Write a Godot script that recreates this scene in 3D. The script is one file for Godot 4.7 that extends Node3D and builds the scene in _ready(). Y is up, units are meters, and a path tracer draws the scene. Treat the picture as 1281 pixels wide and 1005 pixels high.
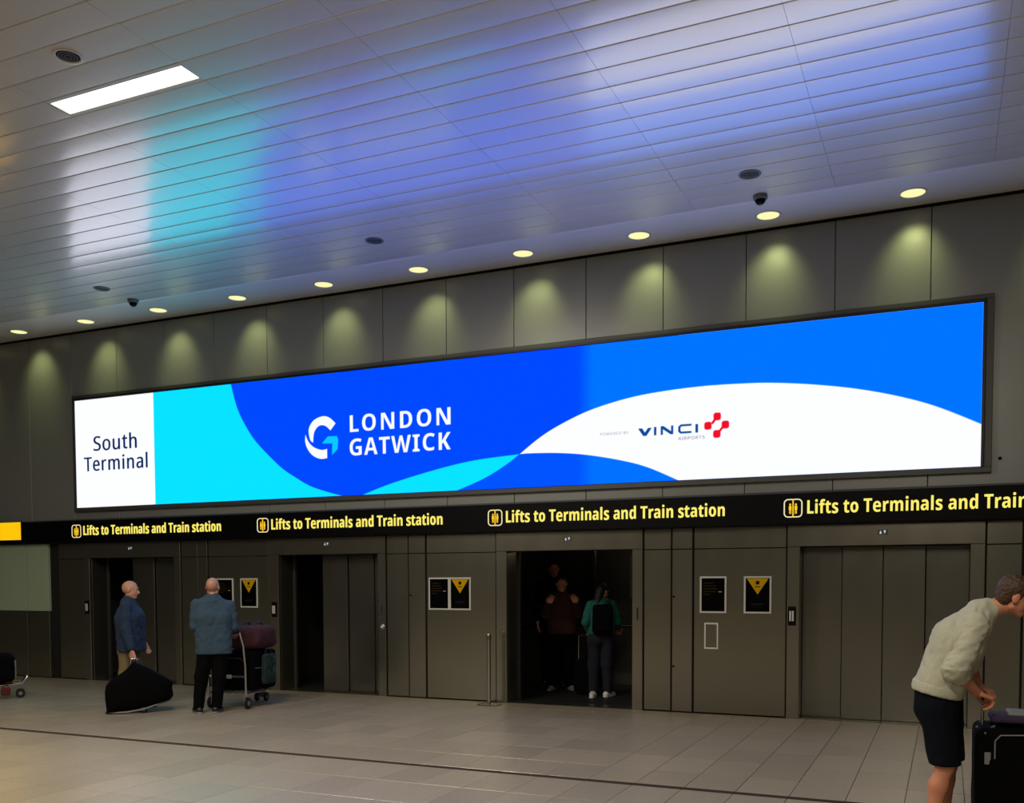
extends Node3D
# An airport arrivals hall: a long wall of lifts under a wide LED screen, metal plank ceiling, tiled floor.
# x runs along the lift wall, y is up, z comes out of the wall towards the camera.

const CEIL := 5.72
const OPENINGS := [[-12.9, -11.08], [-9.06, -7.33], [-5.33, -3.6], [-1.57, 0.22]]
var M := {}
var box_cache := {}
var names := {}
var rng := RandomNumberGenerator.new()

func _ready():
	rng.seed = 7
	# ---- camera
	var cam := Camera3D.new()
	cam.name = "camera"
	var near := 0.1
	var f_px := 1203.74
	cam.projection = Camera3D.PROJECTION_FRUSTUM
	cam.near = near
	cam.far = 200.0
	cam.size = near * 1005.0 / f_px
	cam.frustum_offset = Vector2(0.0, near * (779.62 - 502.5) / f_px)
	add_child(cam)
	cam.transform = Transform3D(Basis(Vector3.UP, 0.425) * Basis(Vector3.RIGHT, -0.0467025) * Basis(Vector3(0, 0, 1), -0.0036865), Vector3(0, 1.667, 11.627))
	cam.current = true
	# ---- environment: an enclosed hall, no sky
	var env := Environment.new()
	env.background_mode = Environment.BG_COLOR
	env.background_color = Color(0, 0, 0)
	env.tonemap_mode = Environment.TONE_MAPPER_LINEAR
	env.tonemap_exposure = 1.0
	env.sdfgi_enabled = true
	env.ssao_enabled = true
	env.ssil_enabled = true
	var we := WorldEnvironment.new()
	we.name = "environment"
	we.environment = env
	add_child(we)
	make_materials()
	# ---- structure
	build_floor()
	build_ceiling()
	build_walls()
	build_fixtures()
	# ---- objects
	build_screen()
	build_sign_band()
	build_lifts()
	build_downlights()
	build_ceiling_details()
	build_wall_details()
	build_luggage()
	build_people()

# ------------------------------------------------------------------ light levels
const FIXTURE_ENERGY := 19.0
const FIXTURE_GLOW := 3.0
const DOWNLIGHT_ENERGY := 1.0
const SCREEN_GLOW := 1.45
const SCREEN_ENERGY := 0.42

# ------------------------------------------------------------------ helpers
func tag(o, label = "", category = "", group = "", kind = ""):
	if label: o.set_meta("label", label)
	if category: o.set_meta("category", category)
	if group: o.set_meta("group", group)
	if kind: o.set_meta("kind", kind)
	return o

func numbered(called: String) -> String:
	if not names.has(called):
		names[called] = 0
		return called
	names[called] += 1
	return "%s_%03d" % [called, names[called]]

func thing(called: String, label: String, category: String, at := Vector3.ZERO, turn := 0.0, group := "") -> Node3D:
	var o := Node3D.new()
	o.name = numbered(called)
	add_child(o)
	o.position = at
	o.rotation.y = turn
	tag(o, label, category, group)
	return o

func structure(called: String, label: String, category: String) -> Node3D:
	var o := Node3D.new()
	o.name = called
	add_child(o)
	tag(o, label, category, "", "structure")
	return o

func part(called: String, mesh: Mesh, m: Material, parent: Node3D, at := Vector3.ZERO, rot := Vector3.ZERO) -> MeshInstance3D:
	var o := MeshInstance3D.new()
	o.name = called
	o.mesh = mesh
	o.material_override = m
	o.cast_shadow = GeometryInstance3D.SHADOW_CASTING_SETTING_ON
	parent.add_child(o, true)
	o.position = at
	o.rotation = rot
	return o

# a box between two corners, edges chamfered
func slab(called: String, a: Vector3, b: Vector3, m: Material, parent: Node3D, bev := 0.003) -> MeshInstance3D:
	return part(called, bevel_box(b - a, bev), m, parent, (a + b) / 2.0)

func mat(c: Color, rough := 0.6, metal := 0.0) -> StandardMaterial3D:
	var m := StandardMaterial3D.new()
	m.albedo_color = c
	m.roughness = rough
	m.metallic = metal
	return m

func glow(c: Color, energy: float) -> StandardMaterial3D:
	var m := mat(Color(0.05, 0.05, 0.05), 0.5)
	m.emission_enabled = true
	m.emission = c
	m.emission_energy_multiplier = energy
	return m

func noise_tex(freq: float, lo: float, hi: float, sd: int, size := 256, oct := 4) -> NoiseTexture2D:
	var n := FastNoiseLite.new()
	n.seed = sd
	n.frequency = freq
	n.fractal_octaves = oct
	var t := NoiseTexture2D.new()
	t.width = size
	t.height = size
	t.seamless = true
	t.noise = n
	var g := Gradient.new()
	g.set_color(0, Color(lo, lo, lo))
	g.set_color(1, Color(hi, hi, hi))
	t.color_ramp = g
	return t

func make_materials():
	# brushed and painted metals
	var rough_noise := noise_tex(0.012, 0.93, 1.0, 3, 256, 2)
	M.steel = mat(Color(0.60, 0.59, 0.53), 0.25, 0.92)
	M.steel.roughness_texture = rough_noise
	M.steel.uv1_triplanar = true
	M.steel.uv1_world_triplanar = true
	M.steel.uv1_scale = Vector3(0.9, 0.25, 0.9)
	M.steel_light = M.steel.duplicate()
	M.steel_light.albedo_color = Color(0.62, 0.605, 0.55)
	M.door = M.steel.duplicate()
	M.door.albedo_color = Color(0.55, 0.54, 0.50)
	M.panel = mat(Color(0.545, 0.555, 0.545), 0.36, 0.2)
	M.panel.roughness_texture = rough_noise
	M.panel.uv1_triplanar = true
	M.panel.uv1_world_triplanar = true
	M.panel.uv1_scale = Vector3(0.5, 0.5, 0.5)
	M.backing = mat(Color(0.07, 0.07, 0.07), 0.8)
	M.frame_grey = mat(Color(0.33, 0.33, 0.32), 0.45, 0.4)
	M.bezel = mat(Color(0.03, 0.03, 0.04), 0.4)
	M.plank = []
	for k in 4:
		var v: float = [0.84, 0.83, 0.835, 0.845][k]
		var pl := mat(Color(v, v, v * 0.99), 0.34, 0.18)
		pl.clearcoat_enabled = true
		pl.clearcoat = 1.0
		pl.clearcoat_roughness = 0.15
		M.plank.append(pl)
	M.plank_dark = mat(Color(0.12, 0.12, 0.12), 0.8)
	M.edge_band = mat(Color(0.84, 0.84, 0.83), 0.4)
	M.black = mat(Color(0.02, 0.02, 0.028), 0.45)
	M.black.metallic_specular = 0.25
	M.rubber = mat(Color(0.05, 0.05, 0.05), 0.8)
	M.chrome = mat(Color(0.8, 0.8, 0.8), 0.22, 1.0)
	M.grey_plastic = mat(Color(0.45, 0.45, 0.45), 0.5)
	M.white_plastic = mat(Color(0.82, 0.82, 0.80), 0.45)
	M.pale_glass = mat(Color(0.66, 0.73, 0.62), 0.25)
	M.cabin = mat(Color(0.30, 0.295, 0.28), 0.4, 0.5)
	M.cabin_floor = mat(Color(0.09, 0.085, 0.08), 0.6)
	M.wall_far = mat(Color(0.42, 0.41, 0.39), 0.8)
	# floor tiles: five tones of one beige stone
	var grain := noise_tex(0.05, 0.84, 1.0, 11, 512, 5)
	M.tile = []
	for k in 6:
		var v: float = [1.0, 0.97, 1.025, 0.955, 0.985, 1.01][k]
		var m := mat(Color(0.65 * v, 0.60 * v, 0.52 * v), 0.29)
		m.metallic_specular = 0.75
		m.albedo_texture = grain
		m.uv1_triplanar = true
		m.uv1_world_triplanar = true
		m.uv1_scale = Vector3(1.1, 1.1, 1.1)
		M.tile.append(m)
	M.grout = mat(Color(0.36, 0.33, 0.29), 0.8)
	M.strip = mat(Color(0.24, 0.21, 0.19), 0.95)
	M.strip.metallic_specular = 0.1
	# cloth and skin
	var weave := noise_tex(0.09, 0.8, 1.0, 21, 256, 3)
	for e in [["sweater", Color(0.78, 0.78, 0.70)], ["navy", Color(0.07, 0.085, 0.12)], ["blue_jacket", Color(0.075, 0.165, 0.28)], ["blue_shirt", Color(0.20, 0.29, 0.37)], ["black_cloth", Color(0.03, 0.03, 0.034)], ["khaki", Color(0.50, 0.42, 0.29)], ["teal", Color(0.05, 0.38, 0.34)], ["dark_teal", Color(0.05, 0.15, 0.16)], ["maroon_top", Color(0.22, 0.06, 0.07)], ["maroon", Color(0.26, 0.10, 0.15)], ["purple", Color(0.22, 0.17, 0.30)], ["bag_black", Color(0.025, 0.025, 0.032)], ["denim", Color(0.06, 0.07, 0.14)], ["red_cloth", Color(0.38, 0.09, 0.08)]]:
		var m := mat(e[1], 0.9)
		m.albedo_texture = weave
		m.uv1_triplanar = true
		m.uv1_scale = Vector3(6, 6, 6)
		if not e[0] in ["bag_black", "black_cloth", "navy"]:
			m.rim_enabled = true
			m.rim = 0.2
			m.rim_tint = 0.8
		else:
			m.metallic_specular = 0.2
		M[e[0]] = m
	M.skin = mat(Color(0.78, 0.52, 0.40), 0.55)
	M.skin_pale = mat(Color(0.70, 0.50, 0.41), 0.55)
	M.hair_brown = mat(Color(0.26, 0.17, 0.10), 0.6)
	M.hair_dark = mat(Color(0.06, 0.045, 0.04), 0.6)
	M.hair_grey = mat(Color(0.62, 0.58, 0.52), 0.7)
	M.eye = mat(Color(0.85, 0.85, 0.83), 0.2)
	M.iris = mat(Color(0.1, 0.08, 0.06), 0.2)
	M.lips = mat(Color(0.62, 0.33, 0.28), 0.5)
	M.shoe_black = mat(Color(0.04, 0.04, 0.04), 0.5)
	M.shoe_white = mat(Color(0.85, 0.85, 0.83), 0.6)
	M.shoe_grey = mat(Color(0.5, 0.5, 0.5), 0.6)
	# things that give off light
	M.fixture = glow(Color(1.0, 0.99, 0.95), FIXTURE_GLOW)
	M.lamp = glow(Color(1.0, 0.98, 0.70), 1.0)
	M.letter = glow(Color(1.0, 0.93, 0.42), 1.0)
	M.icon_white = glow(Color(1.0, 0.95, 0.75), 0.85)
	M.icon_yellow = glow(Color(1.0, 0.80, 0.15), 1.0)
	M.sign_yellow = glow(Color(1.0, 0.77, 0.02), 1.0)
	M.cabin_lamp = glow(Color(1.0, 0.95, 0.85), 0.12)
	M.led_white = glow(Color(0.9, 0.95, 1.0), 0.7)

# chamfered box centred on the origin: 44 triangles, cached by size
func bevel_box(size: Vector3, bev := 0.004) -> ArrayMesh:
	var key := "%.4f %.4f %.4f %.4f" % [size.x, size.y, size.z, bev]
	if box_cache.has(key):
		return box_cache[key]
	var st := SurfaceTool.new()
	st.begin(Mesh.PRIMITIVE_TRIANGLES)
	add_bevel_box(st, Vector3.ZERO, size, bev)
	var mesh: ArrayMesh = st.commit()
	box_cache[key] = mesh
	return mesh

func add_bevel_box(st: SurfaceTool, c: Vector3, size: Vector3, bev: float):
	var h := size / 2.0
	var b: float = minf(bev, minf(h.x, minf(h.y, h.z)) * 0.6)
	var ax := [Vector3.RIGHT, Vector3.UP, Vector3.BACK]
	for i in 3:
		var u: Vector3 = ax[(i + 1) % 3]
		var v: Vector3 = ax[(i + 2) % 3]
		var w: Vector3 = ax[i]
		var hw: float = h[i]
		var hu: float = h[(i + 1) % 3]
		var hv: float = h[(i + 2) % 3]
		for s in [-1.0, 1.0]:
			face4(st, c, w * s * hw + u * (hu - b) + v * (hv - b), w * s * hw - u * (hu - b) + v * (hv - b), w * s * hw - u * (hu - b) - v * (hv - b), w * s * hw + u * (hu - b) - v * (hv - b))
		# edges along axis w
		for su in [-1.0, 1.0]:
			for sv in [-1.0, 1.0]:
				var p1: Vector3 = u * su * hu + v * sv * (hv - b)
				var p2: Vector3 = u * su * (hu - b) + v * sv * hv
				face4(st, c, p1 + w * (hw - b), p2 + w * (hw - b), p2 - w * (hw - b), p1 - w * (hw - b))
	for sx in [-1.0, 1.0]:
		for sy in [-1.0, 1.0]:
			for sz in [-1.0, 1.0]:
				tri(st, c, Vector3(sx * h.x, sy * (h.y - b), sz * (h.z - b)), Vector3(sx * (h.x - b), sy * h.y, sz * (h.z - b)), Vector3(sx * (h.x - b), sy * (h.y - b), sz * h.z))

# triangle of a convex shape round c, wound to face outwards
func tri(st: SurfaceTool, c: Vector3, p: Vector3, q: Vector3, r: Vector3):
	var n := (q - p).cross(r - p)
	if n.length_squared() < 1e-18:
		return
	n = n.normalized()
	if n.dot((p + q + r) / 3.0) < 0.0:
		n = -n
		st.set_normal(n); st.add_vertex(c + p)
		st.set_normal(n); st.add_vertex(c + q)
		st.set_normal(n); st.add_vertex(c + r)
	else:
		st.set_normal(n); st.add_vertex(c + p)
		st.set_normal(n); st.add_vertex(c + r)
		st.set_normal(n); st.add_vertex(c + q)

func face4(st: SurfaceTool, c: Vector3, p: Vector3, q: Vector3, r: Vector3, s: Vector3):
	tri(st, c, p, q, r)
	tri(st, c, p, r, s)

func arrays_mesh(v: PackedVector3Array, n: PackedVector3Array, idx: PackedInt32Array) -> ArrayMesh:
	var a := []
	a.resize(Mesh.ARRAY_MAX)
	a[Mesh.ARRAY_VERTEX] = v
	a[Mesh.ARRAY_NORMAL] = n
	a[Mesh.ARRAY_INDEX] = idx
	var m := ArrayMesh.new()
	m.add_surface_from_arrays(Mesh.PRIMITIVE_TRIANGLES, a)
	return m

# smooth normals from indexed triangles (clockwise fronts)
func smooth_mesh(v: PackedVector3Array, idx: PackedInt32Array) -> ArrayMesh:
	var n := PackedVector3Array()
	n.resize(v.size())
	for t in range(0, idx.size(), 3):
		var fn := (v[idx[t + 2]] - v[idx[t]]).cross(v[idx[t + 1]] - v[idx[t]])
		n[idx[t]] += fn
		n[idx[t + 1]] += fn
		n[idx[t + 2]] += fn
	for i in n.size():
		n[i] = n[i].normalized()
	return arrays_mesh(v, n, idx)

# surface of revolution round y: profile of (radius, height), bottom to top
func lathe(profile: Array, seg := 24) -> ArrayMesh:
	var st := SurfaceTool.new()
	st.begin(Mesh.PRIMITIVE_TRIANGLES)
	for i in profile.size() - 1:
		var a: Vector2 = profile[i]
		var b: Vector2 = profile[i + 1]
		var nn := Vector2(b.y - a.y, a.x - b.x).normalized()
		for k in seg:
			var t0 := TAU * k / seg
			var t1 := TAU * (k + 1) / seg
			var d0 := Vector3(cos(t0), 0, sin(t0))
			var d1 := Vector3(cos(t1), 0, sin(t1))
			var q := [[d0 * a.x + Vector3.UP * a.y, d0 * nn.x + Vector3.UP * nn.y], [d0 * b.x + Vector3.UP * b.y, d0 * nn.x + Vector3.UP * nn.y], [d1 * b.x + Vector3.UP * b.y, d1 * nn.x + Vector3.UP * nn.y], [d1 * a.x + Vector3.UP * a.y, d1 * nn.x + Vector3.UP * nn.y]]
			for j in [0, 2, 1, 0, 3, 2]:
				st.set_normal(q[j][1])
				st.add_vertex(q[j][0])
	return st.commit()

func tube(pts: Array, r: float, seg := 8) -> ArrayMesh:
	var v := PackedVector3Array()
	var idx := PackedInt32Array()
	var up := Vector3(0.13, 0.97, 0.2).normalized()
	for i in pts.size():
		var d: Vector3
		if i == 0: d = pts[1] - pts[0]
		elif i == pts.size() - 1: d = pts[i] - pts[i - 1]
		else: d = (pts[i + 1] - pts[i]).normalized() + (pts[i] - pts[i - 1]).normalized()
		d = d.normalized()
		if absf(d.dot(up)) > 0.95: up = Vector3(0.9, 0.1, 0.4).normalized()
		var s := d.cross(up).normalized()
		var w := s.cross(d).normalized()
		up = w
		for k in seg:
			var t := TAU * k / seg
			v.append(pts[i] + (s * cos(t) + w * sin(t)) * r)
	for i in pts.size() - 1:
		for k in seg:
			var a := i * seg + k
			var b := i * seg + (k + 1) % seg
			idx.append_array([a, b, a + seg, b, b + seg, a + seg])
	var n0 := v.size()
	v.append(pts[0]); v.append(pts[-1])
	var last: int = (pts.size() - 1) * seg
	for k in seg:
		idx.append_array([n0, (k + 1) % seg, k, n0 + 1, last + k, last + (k + 1) % seg])
	return smooth_mesh(v, idx)

# polygon in the xy plane pulled along z, with a chamfer; the outline may be concave
func prism(poly: PackedVector2Array, depth: float, bev := 0.0) -> ArrayMesh:
	var st := SurfaceTool.new()
	st.begin(Mesh.PRIMITIVE_TRIANGLES)
	var p := poly
	if not Geometry2D.is_polygon_clockwise(p):
		p = p.duplicate(); p.reverse()
	var inner := p
	if bev > 0.0:
		var off := Geometry2D.offset_polygon(p, -bev, Geometry2D.JOIN_MITER)
		if off.size() == 1 and off[0].size() == p.size():
			inner = off[0]
			var best := 0
			for k in inner.size():
				if inner[k].distance_to(p[0]) < inner[best].distance_to(p[0]): best = k
			var rolled := PackedVector2Array()
			for k in inner.size(): rolled.append(inner[(k + best) % inner.size()])
			if Geometry2D.is_polygon_clockwise(rolled) != Geometry2D.is_polygon_clockwise(p):
				rolled.reverse()
			inner = rolled
		else:
			bev = 0.0
	var h := depth / 2.0
	var t := Geometry2D.triangulate_polygon(inner)
	for s in [1.0, -1.0]:
		for k in range(0, t.size(), 3):
			var a := [inner[t[k]], inner[t[k + 1]], inner[t[k + 2]]]
			var flip: bool = ((a[1] - a[0]).cross(a[2] - a[0]) > 0.0) == (s > 0.0)
			var order := [0, 2, 1] if flip else [0, 1, 2]
			for j in order:
				st.set_normal(Vector3(0, 0, s))
				st.add_vertex(Vector3(a[j].x, a[j].y, h * s))
	var rings := [[p, h - bev], [p, -h + bev]]
	if bev > 0.0: rings = [[inner, h], [p, h - bev], [p, -h + bev], [inner, -h]]
	for r in rings.size() - 1:
		var A: PackedVector2Array = rings[r][0]
		var B: PackedVector2Array = rings[r + 1][0]
		for k in p.size():
			var k1 := (k + 1) % p.size()
			var q := [Vector3(A[k].x, A[k].y, rings[r][1]), Vector3(A[k1].x, A[k1].y, rings[r][1]), Vector3(B[k1].x, B[k1].y, rings[r + 1][1]), Vector3(B[k].x, B[k].y, rings[r + 1][1])]
			var e := p[k1] - p[k]
			var out := Vector3(-e.y, e.x, 0)
			var nn: Vector3 = (q[1] - q[0]).cross(q[3] - q[0]).normalized()
			var fl := nn.dot(out) < 0.0
			if fl: nn = -nn
			var order := [0, 1, 2, 0, 2, 3] if fl else [0, 2, 1, 0, 3, 2]
			for j in order:
				st.set_normal(nn)
				st.add_vertex(q[j])
	return st.commit()

func round_rect(w: float, h: float, r: float, seg := 5) -> PackedVector2Array:
	var p := PackedVector2Array()
	for q in 4:
		var c := Vector2((w / 2 - r) * [1, -1, -1, 1][q], (h / 2 - r) * [1, 1, -1, -1][q])
		for k in seg + 1:
			var t := PI / 2 * (q + float(k) / seg)
			p.append(c + Vector2(cos(t), sin(t)) * r)
	return p

func light_common(l: Light3D, c: Color, e: float, parent: Node3D):
	l.light_color = c
	l.light_energy = e
	l.shadow_enabled = true
	parent.add_child(l, true)

func area(called: String, size: Vector2, c: Color, e: float, parent: Node3D, at: Vector3, rot: Vector3):
	var l := AreaLight3D.new()
	l.name = called
	l.area_size = size
	l.area_normalize_energy = true
	l.area_range = 60.0
	l.area_attenuation = 2.0
	light_common(l, c, e, parent)
	l.position = at
	l.rotation = rot

# ------------------------------------------------------------------ floor
func build_floor():
	var fl := structure("floor", "beige stone tile floor of the hall with thin joints and a dark expansion strip", "floor")
	slab("slab", Vector3(-26, -0.3, -0.35), Vector3(14, -0.006, 30), M.grout, fl, 0.001)
	slab("expansion_strip", Vector3(-26, -0.2, 4.155), Vector3(14, -0.001, 4.245), M.strip, fl, 0.002)
	var rows := []
	for k in 7:
		var z1: float = 0.42 + 0.63 * k
		rows.append([maxf(z1 - 0.63, 0.0), minf(z1, 4.152)])
	for k in 12:
		rows.append([4.248 + 0.63 * k, 4.248 + 0.63 * (k + 1)])
	var eye := Vector2(0, 11.627)
	var pick := []
	var rest := []
	for r in rows:
		for c in range(-47, 24):
			var x0: float = -1.075 + 0.405 * c
			var mid := Vector2(x0 + 0.2, (r[0] + r[1]) / 2.0)
			var d: Vector2 = mid - eye
			var ang: float = rad_to_deg(atan2(d.x, -d.y))
			var item := [d.length(), x0, r]
			if ang > -53.5 and ang < 4.5 and (d.length() * cos(deg_to_rad(ang + 24.3))) > 6.9 and x0 > -16.0:
				pick.append(item)
			else:
				rest.append(item)
	pick.sort_custom(func(a, b): return a[0] < b[0])
	while pick.size() > 298:
		rest.append(pick.pop_back())
	var g := 0.0022
	for it in pick:
		var r: Array = it[2]
		var sz := Vector3(0.405 - 2 * g, 0.05, r[1] - r[0] - 2 * g)
		part("tile", bevel_box(sz, 0.0015), M.tile[rng.randi() % 6], fl, Vector3(it[1] + 0.2025, -0.025 - rng.randf() * 0.0006, (r[0] + r[1]) / 2.0))
	var sts := []
	for k in 6:
		var st := SurfaceTool.new()
		st.begin(Mesh.PRIMITIVE_TRIANGLES)
		sts.append(st)
	for it in rest:
		var r: Array = it[2]
		add_bevel_box(sts[rng.randi() % 6], Vector3(it[1] + 0.2025, -0.025, (r[0] + r[1]) / 2.0), Vector3(0.405 - 2 * g, 0.05, r[1] - r[0] - 2 * g), 0.0015)
	for k in 6:
		tag(part("tile_field", sts[k].commit(), M.tile[k], fl), "", "", "", "stuff")
	slab("far_floor", Vector3(-26, -0.05, 11.8), Vector3(14, 0.0, 30), M.tile[1], fl, 0.001)

# ------------------------------------------------------------------ ceiling
# one plank: slightly cambered strip with turned-up edges, long side along x
func plank_mesh(w: float, length: float) -> ArrayMesh:
	var key := "plank %.3f %.3f" % [w, length]
	if box_cache.has(key):
		return box_cache[key]
	var prof := []   # (z, y) across
	var e := 0.006
	prof.append(Vector2(-w / 2, 0.10))
	prof.append(Vector2(-w / 2, e))
	for k in 9:
		var t := -1.0 + k / 4.0
		prof.append(Vector2(t * (w / 2 - e), -0.0013 * (1.0 - t * t)))
	prof.append(Vector2(w / 2, e))
	prof.append(Vector2(w / 2, 0.10))
	var v := PackedVector3Array()
	var n := PackedVector3Array()
	var idx := PackedInt32Array()
	for i in prof.size() - 1:
		var a: Vector2 = prof[i]
		var b: Vector2 = prof[i + 1]
		var na: Vector3
		var nb: Vector3
		if i >= 2 and i < 10:
			var ha := w / 2 - e
			na = Vector3(0, -1, -2 * 0.0013 * a.x / ha / ha * -1.0).normalized()
			nb = Vector3(0, -1, 2 * 0.0013 * b.x / ha / ha).normalized()
		else:
			na = Vector3(0, -(b.x - a.x), b.y - a.y).normalized()
			nb = na
		var o := v.size()
		v.append_array([Vector3(-length / 2, a.y, a.x), Vector3(length / 2, a.y, a.x), Vector3(length / 2, b.y, b.x), Vector3(-length / 2, b.y, b.x)])
		n.append_array([na, na, nb, nb])
		idx.append_array([o, o + 2, o + 1, o, o + 3, o + 2])
	var m := arrays_mesh(v, n, idx)
	box_cache[key] = m
	return m

func build_ceiling():
	var ce := structure("ceiling", "silvery white ceiling of long glossy metal planks with narrow dark joints", "ceiling")
	slab("deck", Vector3(-26, CEIL + 0.16, -0.35), Vector3(14, CEIL + 0.4, 30), M.plank_dark, ce, 0.002)
	# plain band over the downlights, next to the lift wall
	var band := PackedVector2Array([Vector2(0.03, 0.03), Vector2(0.03, 0.0), Vector2(0.85, 0.0), Vector2(0.90, 0.012), Vector2(0.90, 0.03)])
	var bm := part("edge_band", prism(band, 40.0), M.edge_band, ce, Vector3(-6, CEIL, 0), Vector3(0, -PI / 2, 0))
	bm.rotation = Vector3(0, -PI / 2, 0)
	var pitch := 0.2955
	var mod := 1.48
	var far := []
	for r in 96:
		var z0 := 0.908 + pitch * r
		if z0 + pitch > 29.9: break
		for c in range(-16, 10):
			var x0 := -1.13 + mod * c
			if x0 < -26.0 or x0 + mod > 14.0: continue
			if is_fixture(r, c): continue
			var gap := 0.0008 if c % 2 else 0.0016
			var sx := mod - 2 * gap
			var at := Vector3(x0 + mod / 2, CEIL, z0 + pitch / 2)
			var tilt := rng.randf_range(-0.003, 0.003)
			if r < 21 and in_view_ceiling(at):
				part("plank", plank_mesh(pitch - 0.007, sx), M.plank[rng.randi() % 4], ce, at, Vector3(tilt, 0, 0))
			else:
				far.append([at, tilt])
	var mesh := plank_mesh(pitch - 0.007, mod - 0.005)
	var st := SurfaceTool.new()
	st.begin(Mesh.PRIMITIVE_TRIANGLES)
	for f in far:
		st.append_from(mesh, 0, Transform3D(Basis(Vector3.RIGHT, f[1]), f[0]))
	tag(part("plank_field", st.commit(), M.plank[0], ce), "", "", "", "stuff")

func in_view_ceiling(at: Vector3) -> bool:
	var d := Vector2(at.x, at.z - 11.627)
	var ang := rad_to_deg(atan2(d.x, -d.y))
	return ang > -58.0 and ang < 10.0 and d.length() * cos(deg_to_rad(ang + 24.3)) > 5.4

func is_fixture(r: int, c: int) -> bool:
	return (r == 15 and c == -4) or (r == 22 and c == -5) or (r == 29 and c == 0) or (r == 43 and c in [-8, 0])

# ------------------------------------------------------------------ walls
func build_walls():
	var w := structure("wall_back", "tall grey metal panelled wall with steel clad lift fronts below", "wall")
	# carcass with openings for the lifts
	slab("backing", Vector3(-26, 2.02, -0.30), Vector3(14, CEIL + 0.2, -0.035), M.backing, w, 0.001)
	var edges := [-26.0]
	for o in OPENINGS:
		edges.append(o[0] - 0.02); edges.append(o[1] + 0.02)
	edges.append(14.0)
	for k in range(0, edges.size(), 2):
		slab("backing", Vector3(edges[k], 0, -0.30), Vector3(edges[k + 1], 2.02, -0.035), M.backing, w, 0.001)
	# upper panels, one metre wide, above the screen and beside it
	for k in range(-25, 14):
		var x0 := -0.22 + k
		var a := maxf(x0 + 0.004, -25.9)
		slab("wall_panel", Vector3(a, 2.66, -0.03), Vector3(minf(x0 + 0.996, 13.9), CEIL - 0.025, 0.0), M.panel, w, 0.003)
	slab("ledge_trim", Vector3(-26, 2.635, -0.03), Vector3(14, 2.656, 0.035), M.frame_grey, w, 0.003)
	# lower cladding between the lifts
	var lower := [[-13.63, -13.03, "s"], [-10.94, -10.62, "s"], [-10.60, -10.42, "l"], [-10.40, -9.25, "s"], [-7.19, -6.85, "s"], [-6.83, -6.57, "l"], [-6.55, -5.50, "s"], [-3.45, -3.11, "s"], [-3.09, -2.84, "l"], [-2.82, -1.73, "s"], [0.38, 0.72, "s"], [0.74, 1.74, "s"], [1.76, 2.76, "s"], [2.78, 4.2, "s"], [4.22, 6.2, "s"], [6.22, 13.9, "s"]]
	for e in lower:
		var m: Material = M.steel if e[2] == "s" else M.steel_light
		var zf := 0.0 if e[2] == "s" else 0.012
		slab("steel_panel", Vector3(e[0], 0.015, -0.03), Vector3(e[1], 2.008, zf), m, w, 0.004)
		slab("header_panel", Vector3(e[0], 2.016, -0.03), Vector3(e[1], 2.27, zf), M.steel_light, w, 0.004)
	# the bay left of the lifts: pale glass above steel
	for e in [[-14.36, -13.85], [-15.40, -14.38], [-16.42, -15.42], [-17.44, -16.44], [-20.5, -17.46], [-25.9, -20.52]]:
		slab("steel_panel", Vector3(e[0], 0.015, -0.03), Vector3(e[1], 1.125, 0.02), M.steel, w, 0.004)
		slab("glass_panel", Vector3(e[0], 1.135, -0.03), Vector3(e[1], 2.27, 0.03), M.pale_glass, w, 0.004)
	slab("recess_post", Vector3(-13.80, 0.0, -0.03), Vector3(-13.67, 2.3, -0.015), M.backing, w, 0.004)
	# the rest of the hall, outside the picture
	var wl := structure("wall_left", "plain far end wall of the hall", "wall")
	slab("wall_slab", Vector3(-26.3, 0, -0.3), Vector3(-26, CEIL + 0.4, 30), M.wall_far, wl, 0.002)
	var wr := structure("wall_right", "plain near end wall of the hall", "wall")
	slab("wall_slab", Vector3(14, 0, -0.3), Vector3(14.3, CEIL + 0.4, 30), M.wall_far, wr, 0.002)
	var wf := structure("wall_front", "plain wall of the hall facing the lifts", "wall")
	slab("wall_slab", Vector3(-26.3, 0, 30), Vector3(14.3, CEIL + 0.4, 30.3), M.wall_far, wf, 0.002)

# ------------------------------------------------------------------ ceiling lights of the hall
func build_fixtures():
	var pitch := 0.2955
	for r in [15, 22, 29, 43]:
		for c in [-12, -8, -5, -4, 0]:
			var x0: float = -1.13 + 1.48 * c
			if not is_fixture(r, c): continue
			var z0: float = 0.908 + pitch * r
			var seen: bool = r == 15 and c == -4
			var label := "lit rectangular ceiling light set flush between the metal planks" if seen else "recessed ceiling light further back in the hall"
			var t := thing("ceiling_light", label, "ceiling light", Vector3(x0 + 0.74, CEIL, z0 + pitch / 2), 0.0, "" if seen else "ceiling lights of the hall")
			var L := 1.45
			slab("trim", Vector3(-0.738, 0.0, 0.103), Vector3(0.738, 0.03, 0.145), M.white_plastic, t, 0.002)
			slab("trim", Vector3(-0.738, 0.0, -0.145), Vector3(0.738, 0.03, -0.105), M.white_plastic, t, 0.002)
			slab("trim", Vector3(-0.738, 0.0, -0.105), Vector3(-0.725, 0.03, 0.103), M.white_plastic, t, 0.002)
			slab("trim", Vector3(0.725, 0.0, -0.105), Vector3(0.738, 0.03, 0.103), M.white_plastic, t, 0.002)
			slab("diffuser", Vector3(-0.724, 0.006, -0.104), Vector3(0.724, 0.02, 0.102), M.fixture, t, 0.002)
			area("lamp_light", Vector2(L, 0.2), Color(1.0, 0.955, 0.87), FIXTURE_ENERGY, t, Vector3(0, -0.006, 0), Vector3(-PI / 2, 0, 0))

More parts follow.
